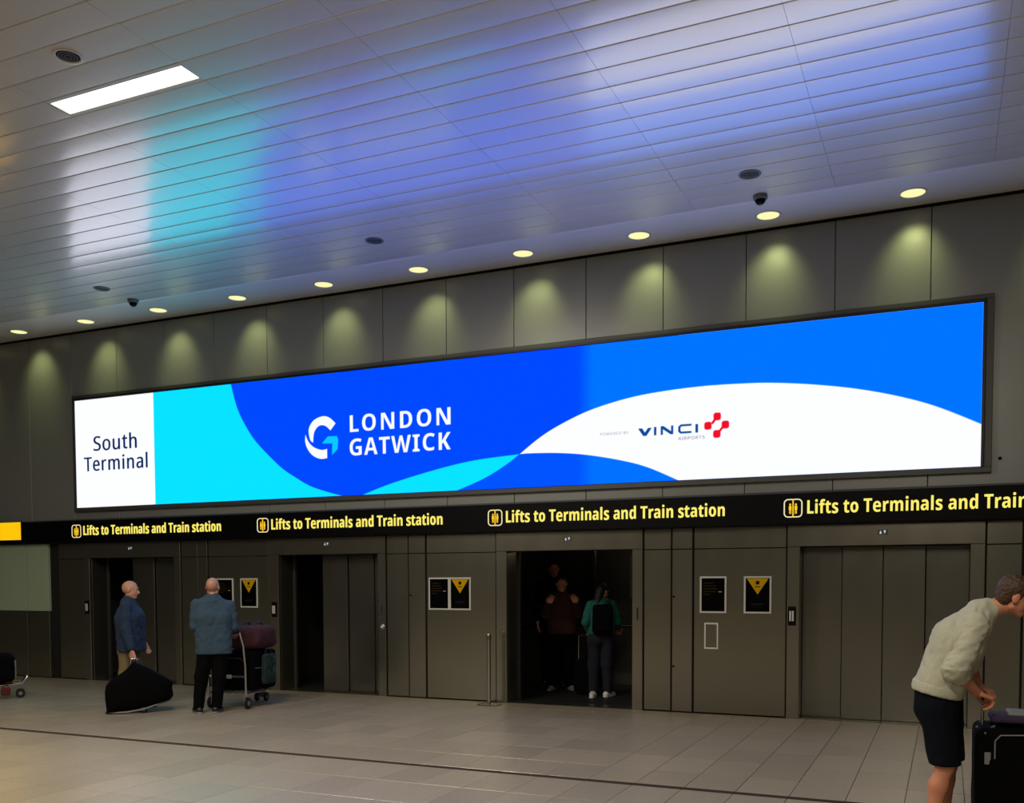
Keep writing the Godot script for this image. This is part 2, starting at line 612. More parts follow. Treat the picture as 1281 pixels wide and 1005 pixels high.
# ------------------------------------------------------------------ pictures made of filled outlines
class Canvas:
	var w: int
	var h: int
	var ppm: Vector2      # pixels for one unit
	var img: Image
	const SS := 4
	func _init(ww: int, hh: int, size: Vector2):
		w = ww; h = hh
		ppm = Vector2(ww / size.x, hh / size.y)
		img = Image.create(ww, hh, false, Image.FORMAT_RGB8)
	# fill triangles given as x,y in units (y up); colour or function of x
	func fill(tris: PackedVector2Array, col):
		if tris.is_empty(): return
		var lo := tris[0]
		var hi := tris[0]
		for p in tris:
			lo = lo.min(p); hi = hi.max(p)
		var x0: int = maxi(0, int(lo.x * ppm.x) - 1)
		var x1: int = mini(w - 1, int(hi.x * ppm.x) + 1)
		var y0: int = maxi(0, int(h - hi.y * ppm.y) - 1)
		var y1: int = mini(h - 1, int(h - lo.y * ppm.y) + 1)
		var bw := (x1 - x0 + 1) * SS
		var bh := (y1 - y0 + 1) * SS
		if bw <= 0 or bh <= 0: return
		var bits := PackedByteArray()
		bits.resize(bw * bh)
		for t in range(0, tris.size(), 3):
			var q := []
			for j in 3:
				q.append(Vector2((tris[t + j].x * ppm.x - x0) * SS, (h - tris[t + j].y * ppm.y - y0) * SS))
			var ya: int = maxi(0, int(ceil(minf(q[0].y, minf(q[1].y, q[2].y)) - 0.5)))
			var yb: int = mini(bh - 1, int(floor(maxf(q[0].y, maxf(q[1].y, q[2].y)) - 0.5)))
			for y in range(ya, yb + 1):
				var yy := y + 0.5
				var xa := 1e9
				var xb := -1e9
				for j in 3:
					var a: Vector2 = q[j]
					var b: Vector2 = q[(j + 1) % 3]
					if (a.y <= yy) != (b.y <= yy):
						var xx := a.x + (b.x - a.x) * (yy - a.y) / (b.y - a.y)
						xa = minf(xa, xx); xb = maxf(xb, xx)
				for x in range(maxi(0, int(ceil(xa - 0.5))), mini(bw - 1, int(floor(xb - 0.5))) + 1):
					bits[y * bw + x] = 1
		for y in range(y0, y1 + 1):
			for x in range(x0, x1 + 1):
				var s := 0
				for j in SS:
					var o := ((y - y0) * SS + j) * bw + (x - x0) * SS
					s += bits[o] + bits[o + 1] + bits[o + 2] + bits[o + 3]
				if s:
					var c: Color = col.call((x + 0.5) / ppm.x) if col is Callable else col
					img.set_pixel(x, y, img.get_pixel(x, y).lerp(c, s / 16.0))
	func poly(pts, col):
		var p := PackedVector2Array(pts)
		var t := Geometry2D.triangulate_polygon(p)
		var out := PackedVector2Array()
		for k in t: out.append(p[k])
		fill(out, col)
	func disc(c: Vector2, r: float, col, squash := 1.0):
		var p := PackedVector2Array()
		for k in 28: p.append(c + Vector2(cos(TAU * k / 28), sin(TAU * k / 28) * squash) * r)
		poly(p, col)

# triangles of a line of text, fitted to a box (x0, baseline, width, cap height)
func text_tris(text: String, bold: bool, x0: float, base: float, width: float, cap: float, spacing := 0) -> PackedVector2Array:
	var tm := text_mesh(text, bold, spacing)
	var arr := tm.surface_get_arrays(0)
	var v: PackedVector3Array = arr[Mesh.ARRAY_VERTEX]
	var idx = arr[Mesh.ARRAY_INDEX]
	var lo := Vector2(1e9, 1e9)
	var hi := Vector2(-1e9, -1e9)
	for p in v:
		lo = lo.min(Vector2(p.x, p.y)); hi = hi.max(Vector2(p.x, p.y))
	var b := caps_of(text, bold)
	var out := PackedVector2Array()
	var n: int = idx.size() if idx != null else v.size()
	for k in n:
		var p: Vector3 = v[idx[k]] if idx != null else v[k]
		out.append(Vector2(x0 + (p.x - lo.x) / (hi.x - lo.x) * width, base + (p.y - b.x) / (b.y - b.x) * cap))
	return out

func text_mesh(text: String, bold: bool, spacing := 0, depth := 0.0) -> TextMesh:
	var f := SystemFont.new()
	f.font_names = PackedStringArray(["Droid Sans"])
	f.font_weight = 700 if bold else 400
	var tm := TextMesh.new()
	if spacing:
		var fv := FontVariation.new()
		fv.base_font = f
		fv.spacing_glyph = spacing
		tm.font = fv
	else:
		tm.font = f
	tm.font_size = 64
	tm.pixel_size = 0.01
	tm.depth = depth
	tm.curve_step = 1.0
	tm.horizontal_alignment = HORIZONTAL_ALIGNMENT_LEFT
	tm.text = text
	return tm

# baseline and cap height of a text mesh, both measured on an H set on the same line box
func caps_of(_text: String, bold: bool) -> Vector2:
	var tm := text_mesh("H", bold)
	var a := tm.get_aabb()
	return Vector2(a.position.y, a.end.y)

func curve_pts(pts: Array, n := 8) -> Array:
	var out := []
	for i in pts.size() - 1:
		var a: Vector2 = pts[maxi(i - 1, 0)]
		var b: Vector2 = pts[i]
		var c: Vector2 = pts[i + 1]
		var d: Vector2 = pts[mini(i + 2, pts.size() - 1)]
		for k in n:
			out.append(b.cubic_interpolate(c, a, d, float(k) / n))
	out.append(pts[-1])
	return out

func rev(a: Array) -> Array:
	var b := a.duplicate()
	b.reverse()
	return b

# ------------------------------------------------------------------ the LED screen
const SCREEN_A := Vector2(-13.11, 2.843)
const SCREEN_SIZE := Vector2(13.417, 1.755)

func screen_image() -> ImageTexture:
	var cv := Canvas.new(2048, 268, SCREEN_SIZE)
	var blue_at := func(u: float) -> Color:
		var t := smoothstep(8.75, 9.05, u)
		return Color(0.0, 0.242, 1.0).lerp(Color(0.0, 0.387, 1.0), t)
	var low_blue := func(u: float) -> Color:
		var t := smoothstep(8.75, 9.05, u)
		return Color(0.0, 0.275, 1.0).lerp(Color(0.0, 0.38, 1.0), t)
	var cyan := Color(0.02, 0.76, 1.0)
	var white := Color(0.845, 0.85, 0.87)
	for x in cv.w:
		var c: Color = blue_at.call((x + 0.5) / cv.ppm.x)
		for y in cv.h: cv.img.set_pixel(x, y, c)
	var W := SCREEN_SIZE.x
	var H := SCREEN_SIZE.y
	# cyan sweep on the left
	var ca := curve_pts([Vector2(3.235, 1.80), Vector2(3.255, 1.72), Vector2(3.363, 1.38), Vector2(3.52, 1.10), Vector2(3.726, 0.837), Vector2(4.132, 0.475), Vector2(4.40, 0.305), Vector2(4.688, 0.155), Vector2(5.077, 0.035), Vector2(5.37, -0.03)])
	cv.poly([Vector2(1.5, 1.9), Vector2(3.2, 1.9)] + ca + [Vector2(1.5, -0.2)], cyan)
	# crossing waves
	var tip := Vector2(7.99, 0.437)
	var up := curve_pts([Vector2(5.30, -0.09), Vector2(5.505, -0.02), Vector2(6.017, 0.135), Vector2(6.732, 0.295), Vector2(7.332, 0.392), tip])
	var lo := curve_pts([tip, Vector2(7.828, 0.328), Vector2(7.581, 0.193), Vector2(7.33, 0.088), Vector2(6.989, -0.026), Vector2(6.7, -0.12)])
	cv.poly(up + lo.slice(1), cyan)
	var wu := curve_pts([tip, Vector2(8.269, 0.631), Vector2(8.543, 0.775), Vector2(8.926, 0.925), Vector2(9.36, 1.03), Vector2(9.788, 1.088), Vector2(10.37, 1.117), Vector2(10.928, 1.106), Vector2(11.289, 1.079), Vector2(11.709, 1.022), Vector2(12.151, 0.938), Vector2(12.58, 0.822), Vector2(12.964, 0.681), Vector2(13.40, 0.464), Vector2(13.6, 0.35)])
	var wl := curve_pts([tip, Vector2(8.15, 0.439), Vector2(8.543, 0.42), Vector2(8.926, 0.374), Vector2(9.36, 0.285), Vector2(9.711, 0.18), Vector2(10.126, -0.012), Vector2(10.3, -0.11)])
	cv.poly(wl + [Vector2(6.7, -0.12)] + rev(lo).slice(1), low_blue)
	cv.poly(wu + [Vector2(13.6, -0.11)] + rev(wl).slice(0, -1), white)
	# white panel with the terminal name
	cv.poly([Vector2(-0.1, -0.1), Vector2(1.705, -0.1), Vector2(1.705, H + 0.1), Vector2(-0.1, H + 0.1)], white)
	var ink := Color(0.02, 0.11, 0.28)
	for dx in [0.0, 0.009]:
		cv.fill(text_tris("South", false, 0.40 + dx, 0.915, 0.93, 0.235, 2), ink)
	for dx in [0.0, 0.009]:
		cv.fill(text_tris("Terminal", false, 0.18 + dx, 0.592, 1.37, 0.228, 2), ink)
	# airport name
	cv.fill(text_tris("LONDON", true, 5.36, 0.895, 1.615, 0.235, 5), white)
	cv.fill(text_tris("GATWICK", true, 5.355, 0.56, 1.62, 0.235, 3), white)
	# its emblem: two crescents and an arrow
	var c1 := curve_pts([Vector2(5.122, 1.039), Vector2(5.011, 1.13), Vector2(4.887, 1.154), Vector2(4.737, 1.103), Vector2(4.655, 0.986), Vector2(4.676, 0.834), Vector2(4.732, 0.783)], 5)
	var c2 := curve_pts([Vector2(4.732, 0.783), Vector2(4.736, 0.868), Vector2(4.762, 0.955), Vector2(4.839, 1.021), Vector2(4.941, 1.014), Vector2(5.031, 0.942)], 5)
	cv.poly(c1 + c2.slice(1), white)
	var d1 := curve_pts([Vector2(4.596, 0.914), Vector2(4.59, 0.801), Vector2(4.639, 0.685), Vector2(4.729, 0.595), Vector2(4.854, 0.545), Vector2(4.97, 0.55)], 5)
	var d2 := curve_pts([Vector2(4.97, 0.684), Vector2(4.868, 0.675), Vector2(4.731, 0.727), Vector2(4.641, 0.817), Vector2(4.596, 0.914)], 5)
	cv.poly(d1 + d2.slice(0, -1), white)
	cv.poly([Vector2(4.881, 0.765), Vector2(4.984, 0.861), Vector2(5.142, 0.855), Vector2(5.163, 0.80), Vector2(5.15, 0.67), Vector2(5.052, 0.586), Vector2(5.061, 0.755)], Color(0.03, 0.67, 1.0))
	# partner name
	var nb := Color(0.03, 0.24, 0.50)
	cv.poly([Vector2(9.595, 0.662), Vector2(9.645, 0.662), Vector2(9.682, 0.607), Vector2(9.722, 0.662), Vector2(9.768, 0.662), Vector2(9.702, 0.567), Vector2(9.66, 0.567)], nb)
	for xx in [9.797, 10.312]:
		cv.poly([Vector2(xx, 0.567), Vector2(xx + 0.03, 0.567), Vector2(xx + 0.03, 0.668), Vector2(xx, 0.668)], nb)
	cv.poly([Vector2(9.882, 0.567), Vector2(9.908, 0.567), Vector2(9.908, 0.635), Vector2(10.005, 0.567), Vector2(10.038, 0.567), Vector2(10.038, 0.672), Vector2(10.012, 0.672), Vector2(10.012, 0.602), Vector2(9.915, 0.672), Vector2(9.882, 0.672)], nb)
	cv.poly([Vector2(10.262, 0.566), Vector2(10.13, 0.566), Vector2(10.10, 0.59), Vector2(10.10, 0.65), Vector2(10.13, 0.676), Vector2(10.262, 0.676), Vector2(10.262, 0.653), Vector2(10.14, 0.653), Vector2(10.128, 0.642), Vector2(10.128, 0.60), Vector2(10.14, 0.589), Vector2(10.262, 0.589)], nb)
	cv.fill(text_tris("AIRPORTS", false, 10.10, 0.488, 0.325, 0.038, 4), Color(0.37, 0.43, 0.50))
	cv.fill(text_tris("POWERED BY", false, 9.10, 0.605, 0.375, 0.034, 3), Color(0.52, 0.54, 0.56))
	var red := Color(0.80, 0.05, 0.13)
	for b in [Vector2(10.574, 0.742), Vector2(10.463, 0.638), Vector2(10.672, 0.638), Vector2(10.571, 0.534)]:
		var rr := round_rect(0.088, 0.092, 0.028)
		var q := []
		for p in rr: q.append(p + b)
		cv.poly(q, red)
	cv.poly([Vector2(10.50, 0.67), Vector2(10.52, 0.65), Vector2(10.56, 0.70), Vector2(10.54, 0.72)], red)
	cv.poly([Vector2(10.59, 0.57), Vector2(10.61, 0.555), Vector2(10.65, 0.60), Vector2(10.63, 0.62)], red)
	return ImageTexture.create_from_image(cv.img)

func quad_uv(w: float, h: float) -> ArrayMesh:
	var st := SurfaceTool.new()
	st.begin(Mesh.PRIMITIVE_TRIANGLES)
	var p := [Vector3(-w / 2, h / 2, 0), Vector3(w / 2, h / 2, 0), Vector3(w / 2, -h / 2, 0), Vector3(-w / 2, -h / 2, 0)]
	var uv := [Vector2(0, 0), Vector2(1, 0), Vector2(1, 1), Vector2(0, 1)]
	for k in [0, 1, 2, 0, 2, 3]:
		st.set_normal(Vector3(0, 0, 1))
		st.set_uv(uv[k])
		st.add_vertex(p[k])
	return st.commit()

func build_screen():
	var t := thing("led_screen", "very wide glowing LED screen in blue, cyan and white reading South Terminal", "screen", Vector3(SCREEN_A.x + SCREEN_SIZE.x / 2, SCREEN_A.y, 0))
	var hw := SCREEN_SIZE.x / 2
	var h := SCREEN_SIZE.y
	slab("casing", Vector3(-hw, 0, 0.005), Vector3(hw, h, 0.05), M.bezel, t, 0.003)
	var m := mat(Color(0.01, 0.01, 0.01), 0.7)
	m.metallic_specular = 0.03
	m.emission_enabled = true
	m.emission = Color(1, 1, 1)
	m.emission_operator = BaseMaterial3D.EMISSION_OP_MULTIPLY
	m.emission_texture = screen_image()
	m.emission_energy_multiplier = SCREEN_GLOW
	part("display", quad_uv(SCREEN_SIZE.x - 0.01, h - 0.01), m, t, Vector3(0, h / 2, 0.0525))
	# dark bezel and grey surround
	for e in [[-hw - 0.02, h, hw + 0.02, h + 0.03], [hw, 0.0, hw + 0.025, h]]:
		slab("bezel", Vector3(e[0], e[1], 0.005), Vector3(e[2], e[3], 0.07), M.bezel, t, 0.003)
	for e in [[-hw - 0.06, h + 0.03, hw + 0.10, h + 0.08], [-hw - 0.06, -0.06, hw + 0.10, 0.0], [hw + 0.025, 0.0, hw + 0.10, h + 0.03], [-hw - 0.06, 0.0, -hw, h + 0.03]]:
		slab("surround", Vector3(e[0], e[1], 0.003), Vector3(e[2], e[3], 0.055), M.frame_grey, t, 0.004)
	# light of the screen, in the colours of its fields
	for e in [[0.0, 1.7, 0.0, h, Color(0.90, 0.90, 1.0), 0.95], [1.7, 3.9, 0.0, h, Color(0.0, 1.0, 0.92), 0.6], [3.9, 8.9, 0.0, h, Color(0.46, 0.68, 1.0), 0.5], [8.9, 13.4, 0.0, 0.95, Color(0.90, 0.90, 1.0), 1.35], [8.9, 13.4, 0.95, h, Color(0.40, 0.64, 1.0), 0.9]]:
		var w: float = e[1] - e[0]
		var hh: float = e[3] - e[2]
		area("screen_light", Vector2(w - 0.02, hh - 0.02), e[4], SCREEN_ENERGY * e[5] * w * hh, t, Vector3(-hw + (e[0] + e[1]) / 2, (e[2] + e[3]) / 2, 0.058), Vector3(0, PI, 0))

# ------------------------------------------------------------------ black sign band with lit lettering
func build_sign_band():
	var t := thing("sign_band", "long black sign band over the lifts with glowing yellow lettering Lifts to Terminals", "sign", Vector3(-6, 2.275, 0))
	slab("box", Vector3(-19.9, 0, 0.002), Vector3(19.9, 0.36, 0.12), M.black, t, 0.006)
	for k in 5:
		var x0: float = -13.165 + 3.805 * k + 6.0
		var txt := "Lifts to Terminals and Train station"
		var tm := text_mesh(txt, true, 0, 0.4)
		var o := part("lettering", tm, M.letter, t)
		var a := tm.get_aabb()
		var cp := caps_of(txt, true)
		var sx := 2.86 / a.size.x
		var sy := 0.150 / (cp.y - cp.x)
		o.scale = Vector3(sx, sy, 0.02)
		o.position = Vector3(x0 + 0.268 - a.position.x * sx, 0.118 - cp.x * sy, 0.123)
		# pictogram of a lift: rounded square with figures
		var ic := Node3D.new()
		ic.name = "lift_symbol"
		t.add_child(ic, true)
		ic.position = Vector3(x0 + 0.11, 0.185, 0.121)
		part("outline", ring_rect(0.210, 0.214, 0.05, 0.013, 0.006), M.icon_white, ic)
		part("glyph", glyph_mesh(), M.icon_yellow, ic)
	# the yellow lit panel at the left end
	var y := thing("lit_sign_panel", "plain bright yellow lit panel at the end of the black sign band", "sign", Vector3(-15.3, 2.335, 0.128))
	slab("casing", Vector3(-1.0, 0, 0.0), Vector3(1.0, 0.315, 0.03), M.black, y, 0.003)
	slab("lit_face", Vector3(-0.985, 0.008, 0.029), Vector3(0.985, 0.307, 0.034), M.sign_yellow, y, 0.001)
	area("sign_light", Vector2(1.95, 0.29), Color(1.0, 0.77, 0.1), 0.35, y, Vector3(0, 0.157, 0.04), Vector3(0, PI, 0))

func ring_rect(w: float, h: float, r: float, th: float, depth: float) -> ArrayMesh:
	var a := round_rect(w, h, r)
	var b := round_rect(w - 2 * th, h - 2 * th, r - th)
	var st := SurfaceTool.new()
	st.begin(Mesh.PRIMITIVE_TRIANGLES)
	var n := a.size()
	for k in n:
		var k1 := (k + 1) % n
		var c := (a[k] + b[k] + a[k1] + b[k1]) / 4.0
		var c3 := Vector3(c.x, c.y, 0)
		var q := []
		for p in [a[k], a[k1], b[k1], b[k]]:
			q.append(Vector3(p.x, p.y, 0) - c3)
		var up := Vector3(0, 0, depth)
		face4(st, c3, q[0] + up, q[1] + up, q[2] + up, q[3] + up)
		face4(st, c3, q[0], q[1], q[1] + up, q[0] + up)
		face4(st, c3, q[3], q[2], q[2] + up, q[3] + up)
	return st.commit()

func glyph_mesh() -> ArrayMesh:
	if box_cache.has("glyph"): return box_cache["glyph"]
	var st := SurfaceTool.new()
	st.begin(Mesh.PRIMITIVE_TRIANGLES)
	add_bevel_box(st, Vector3(0, 0.0, 0.004), Vector3(0.014, 0.214, 0.007), 0.001)
	for s in [-1.0, 1.0]:
		# a standing figure in each half of the cabin
		add_bevel_box(st, Vector3(s * 0.032, 0.042, 0.004), Vector3(0.020, 0.022, 0.006), 0.004)
		add_bevel_box(st, Vector3(s * 0.032, 0.003, 0.004), Vector3(0.030, 0.046, 0.006), 0.004)
		add_bevel_box(st, Vector3(s * 0.038, -0.042, 0.004), Vector3(0.009, 0.045, 0.006), 0.002)
		add_bevel_box(st, Vector3(s * 0.024, -0.042, 0.004), Vector3(0.009, 0.045, 0.006), 0.002)
	var m: ArrayMesh = st.commit()
	box_cache["glyph"] = m
	return m

# ------------------------------------------------------------------ lifts
func build_lifts():
	var labels := ["steel lift with its left half open, next to the pale glass wall bay", "steel lift with its left half open, behind the loaded luggage trolley", "open lift with people standing in its dark cabin", "closed steel lift with four door panels, behind the bending person"]
	for i in 4:
		var o: Array = OPENINGS[i]
		var jl: float = [0.12, 0.17, 0.155, 0.145][i]
		var jr: float = [0.125, 0.125, 0.135, 0.145][i]
		var t := thing("lift", labels[i], "lift", Vector3(o[0], 0, 0), 0.0, "row of lifts")
		var w: float = o[1] - o[0]
		slab("door_jamb", Vector3(-jl, 0, -0.034), Vector3(0, 2.02, 0.02), M.steel_light, t, 0.004)
		slab("door_jamb", Vector3(w, 0, -0.034), Vector3(w + jr, 2.02, 0.02), M.steel_light, t, 0.004)
		slab("reveal", Vector3(-0.015, 0, -0.30), Vector3(0.0, 2.02, -0.034), M.steel, t, 0.002)
		slab("reveal", Vector3(w, 0, -0.30), Vector3(w + 0.015, 2.02, -0.034), M.steel, t, 0.002)
		slab("header", Vector3(-jl, 2.022, -0.034), Vector3(w + jr, 2.27, 0.02), M.steel_light, t, 0.004)
		slab("sill", Vector3(0.0, -0.02, -0.30), Vector3(w, 0.004, -0.005), M.steel, t, 0.002)
		# floor indicator on the header
		var ind := slab("indicator", Vector3(w / 2 - 0.055, 2.14, 0.02), Vector3(w / 2 + 0.055, 2.195, 0.024), M.frame_grey, t, 0.002)
		for s in [-1.0, 1.0]:
			var poly := PackedVector2Array([Vector2(-0.012, -0.018), Vector2(0.012, -0.018), Vector2(0.0, 0.018)])
			part("arrow", prism(poly, 0.003), M.led_white, ind, Vector3(s * 0.022, 0, 0.0035), Vector3(0, 0, 0.0 if s < 0 else PI))
		# doors
		var leaf := w / 4.0
		var leaves := []
		if i == 3: leaves = [0, 1, 2, 3]
		elif i < 2: leaves = [2, 3]
		for k in leaves:
			var zz: float = -0.17 if k == 1 or k == 2 else -0.21
			var sh: float = [0.15, 0.21, 0.0, 0.0][i]
			slab("door_panel", Vector3(k * leaf + 0.003 - sh, 0.006, zz - 0.03), Vector3((k + 1) * leaf - 0.003 - sh, 2.016, zz), M.door, t, 0.004)
		if i < 2:
			slab("door_return", Vector3(w - [0.15, 0.21][i] + 0.003, 0.006, -0.28), Vector3(w - 0.001, 2.016, -0.235), M.door, t, 0.004)
		# cabin
		var d0 := -0.34
		var d1 := -2.7
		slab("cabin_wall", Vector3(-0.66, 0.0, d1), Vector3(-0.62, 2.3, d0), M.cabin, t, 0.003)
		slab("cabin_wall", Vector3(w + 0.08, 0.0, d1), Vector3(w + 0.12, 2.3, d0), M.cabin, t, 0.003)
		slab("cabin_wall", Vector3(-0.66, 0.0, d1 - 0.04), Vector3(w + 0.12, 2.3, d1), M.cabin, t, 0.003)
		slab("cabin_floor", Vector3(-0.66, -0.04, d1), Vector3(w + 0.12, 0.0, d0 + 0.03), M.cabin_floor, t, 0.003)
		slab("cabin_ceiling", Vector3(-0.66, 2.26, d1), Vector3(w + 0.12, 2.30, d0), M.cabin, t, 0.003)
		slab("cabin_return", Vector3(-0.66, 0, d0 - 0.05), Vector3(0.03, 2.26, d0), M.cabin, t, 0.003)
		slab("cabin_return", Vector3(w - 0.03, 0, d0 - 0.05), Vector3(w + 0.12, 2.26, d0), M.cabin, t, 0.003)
		slab("shaft_lintel", Vector3(-0.66, 2.05, d0 + 0.005), Vector3(w + 0.12, 2.3, -0.302), M.backing, t, 0.003)
		if i == 2:
			part("handrail", tube([Vector3(-0.5, 0.93, d1 + 0.08), Vector3(w - 0.02, 0.93, d1 + 0.08)], 0.017), M.chrome, t)
			part("handrail", tube([Vector3(-0.57, 0.93, d1 + 0.1), Vector3(-0.57, 0.93, d0 - 0.15)], 0.017), M.chrome, t)
			slab("wall_strip", Vector3(0.86, 1.35, d1), Vector3(0.875, 2.0, d1 + 0.012), M.chrome, t, 0.002)
			slab("ceiling_lamp", Vector3(0.9, 2.225, d1 + 0.4), Vector3(1.7, 2.258, d1 + 0.55), M.cabin_lamp, t, 0.003)
			var cl := OmniLight3D.new()
			cl.name = "cabin_lamp_light"
			cl.omni_range = 20.0
			cl.omni_attenuation = 2.0
			cl.light_size = 0.05
			light_common(cl, Color(1.0, 0.9, 0.75), 0.05, t)
			cl.position = Vector3(1.3, 2.2, d1 + 0.47)
			slab("control_column", Vector3(0.22, 0.02, d1), Vector3(0.30, 2.2, d1 + 0.03), M.steel, t, 0.003)
	# notice on the rear cabin wall of the open lift
	var n := thing("cabin_notice", "dark framed notice on the rear wall of the open lift cabin", "notice", Vector3(-4.02, 1.35, -2.698))
	slab("board", Vector3(-0.36, 0, 0), Vector3(0.36, 0.62, 0.015), M.purple, n, 0.003)
	for e in [[-0.13, 0.08, 0.10, 0.2, "white_plastic"], [0.06, 0.06, 0.2, 0.22, "maroon"], [0.24, 0.1, 0.08, 0.18, "white_plastic"], [-0.32, 0.42, 0.1, 0.12, "grey_plastic"]]:
		slab("print", Vector3(e[0], e[1], 0.015), Vector3(e[0] + e[2], e[1] + e[3], 0.018), M[e[4]], n, 0.001)

# ------------------------------------------------------------------ downlights
func build_downlights():
	var proto: Node3D = null
	for k in range(-12, 4):
		var x := -0.40 + 1.5 * k
		if x < -25.5 or x > 13.5: continue
		var t := thing("downlight", "small round lit downlight in the pale ceiling band along the wall", "downlight", Vector3(x, CEIL, 0.425), 0.0, "downlights along the lift wall")
		part("rim", lathe([Vector2(0.120, -0.003), Vector2(0.130, -0.009), Vector2(0.142, -0.007), Vector2(0.147, 0.002)], 28), M.white_plastic, t)
		part("lamp", lathe([Vector2(0.0001, -0.008), Vector2(0.10, -0.0075), Vector2(0.122, -0.004)], 28), M.lamp, t)
		var l := SpotLight3D.new()
		l.name = "lamp_light"
		l.spot_angle = 36.0
		l.spot_angle_attenuation = 1.0
		l.spot_range = 30.0
		l.spot_attenuation = 2.0
		l.light_size = 0.11
		light_common(l, Color(0.98, 1.0, 0.66), DOWNLIGHT_ENERGY, t)
		l.position = Vector3(0, -0.02, 0)
		l.rotation = Vector3(-PI / 2 + deg_to_rad(36.0), 0, 0)   # wall washer, aimed at the panels

# ------------------------------------------------------------------ grilles and cameras on the ceiling
func build_ceiling_details():
	var lab := ["round dark speaker grille on the ceiling above the screen's white terminal panel", "round dark speaker grille on the ceiling above the airport emblem on the screen", "round dark speaker grille on the ceiling above the white wave on the screen", "round dark speaker grille beside the rectangular ceiling light"]
	var spots := [Vector3(-10.8, CEIL, 1.58), Vector3(-6.33, CEIL, 1.6), Vector3(-1.88, CEIL, 1.63), Vector3(-6.27, CEIL, 6.07)]
	for k in 4:
		var t := thing("speaker_grille", lab[k], "speaker", spots[k], 0.0, "ceiling speakers")
		part("rim", lathe([Vector2(0.088, -0.004), Vector2(0.098, -0.012), Vector2(0.110, -0.01), Vector2(0.114, 0.002)], 24), M.white_plastic if k == 3 else M.grey_plastic, t)
		var g := part("grille", lathe([Vector2(0.0001, -0.010), Vector2(0.06, -0.009), Vector2(0.09, -0.004)], 24), M.rubber, t)
		for j in 3:
			part("ring", torus(0.025 + 0.022 * j, 0.003), M.grey_plastic, g, Vector3(0, -0.0095 + 0.0012 * j, 0))
	for e in [[Vector3(-10.83, CEIL, 0.985), "small dark dome camera on the ceiling above the screen's white terminal panel"], [Vector3(-1.88, CEIL, 1.03), "small dark dome camera on the ceiling above the white wave on the screen"]]:
		var t := thing("dome_camera", e[1], "camera", e[0], 0.0, "dome cameras on the ceiling")
		part("base", lathe([Vector2(0.0001, -0.045), Vector2(0.068, -0.045), Vector2(0.075, -0.038), Vector2(0.078, 0.0)], 20), M.grey_plastic, t)
		var dome := []
		for j in 7:
			var a := PI / 2 * j / 6.0
			dome.append(Vector2(maxf(0.0001, 0.056 * sin(a)), -0.045 - 0.056 * cos(a)))
		part("dome", lathe(dome, 20), M.black, t)
		part("lens", lathe([Vector2(0.0001, -0.106), Vector2(0.014, -0.106), Vector2(0.014, -0.09)], 12), M.chrome, t)

func torus(R: float, r: float) -> ArrayMesh:
	var m := TorusMesh.new()
	m.inner_radius = R - r
	m.outer_radius = R + r
	m.rings = 20
	m.ring_segments = 6
	var a := ArrayMesh.new()
	a.add_surface_from_arrays(Mesh.PRIMITIVE_TRIANGLES, m.get_mesh_arrays())
	return a

# ------------------------------------------------------------------ posters, buttons, post
func poster_tex(warning: bool) -> ImageTexture:
	var cv := Canvas.new(160, 220, Vector2(0.32, 0.44))
	cv.img.fill(Color(0.78, 0.78, 0.75))
	cv.poly([Vector2(0.02, 0.02), Vector2(0.30, 0.02), Vector2(0.30, 0.42), Vector2(0.02, 0.42)], Color(0.02, 0.02, 0.025))
	if warning:
		cv.poly([Vector2(0.032, 0.415), Vector2(0.288, 0.415), Vector2(0.16, 0.225)], Color(0.80, 0.62, 0.05))
		cv.poly([Vector2(0.14, 0.345), Vector2(0.18, 0.345), Vector2(0.18, 0.385), Vector2(0.14, 0.385)], Color(0.06, 0.05, 0.02))
		cv.poly([Vector2(0.128, 0.31), Vector2(0.192, 0.31), Vector2(0.192, 0.322), Vector2(0.128, 0.322)], Color(0.35, 0.24, 0.03))
		cv.poly([Vector2(0.09, 0.10), Vector2(0.23, 0.10), Vector2(0.23, 0.118), Vector2(0.09, 0.118)], Color(0.14, 0.14, 0.14))
		cv.poly([Vector2(0.11, 0.075), Vector2(0.21, 0.075), Vector2(0.21, 0.085), Vector2(0.11, 0.085)], Color(0.11, 0.11, 0.11))
	else:
		for k in 5:
			var y := 0.355 - 0.034 * k
			var x1: float = [0.16, 0.20, 0.21, 0.20, 0.13][k]
			cv.poly([Vector2(0.045, y), Vector2(x1, y), Vector2(x1, y + 0.011), Vector2(0.045, y + 0.011)], Color(0.20, 0.17, 0.06))
		cv.poly([Vector2(0.225, 0.25), Vector2(0.265, 0.25), Vector2(0.265, 0.262), Vector2(0.225, 0.262)], Color(0.6, 0.6, 0.6))
	return ImageTexture.create_from_image(cv.img)

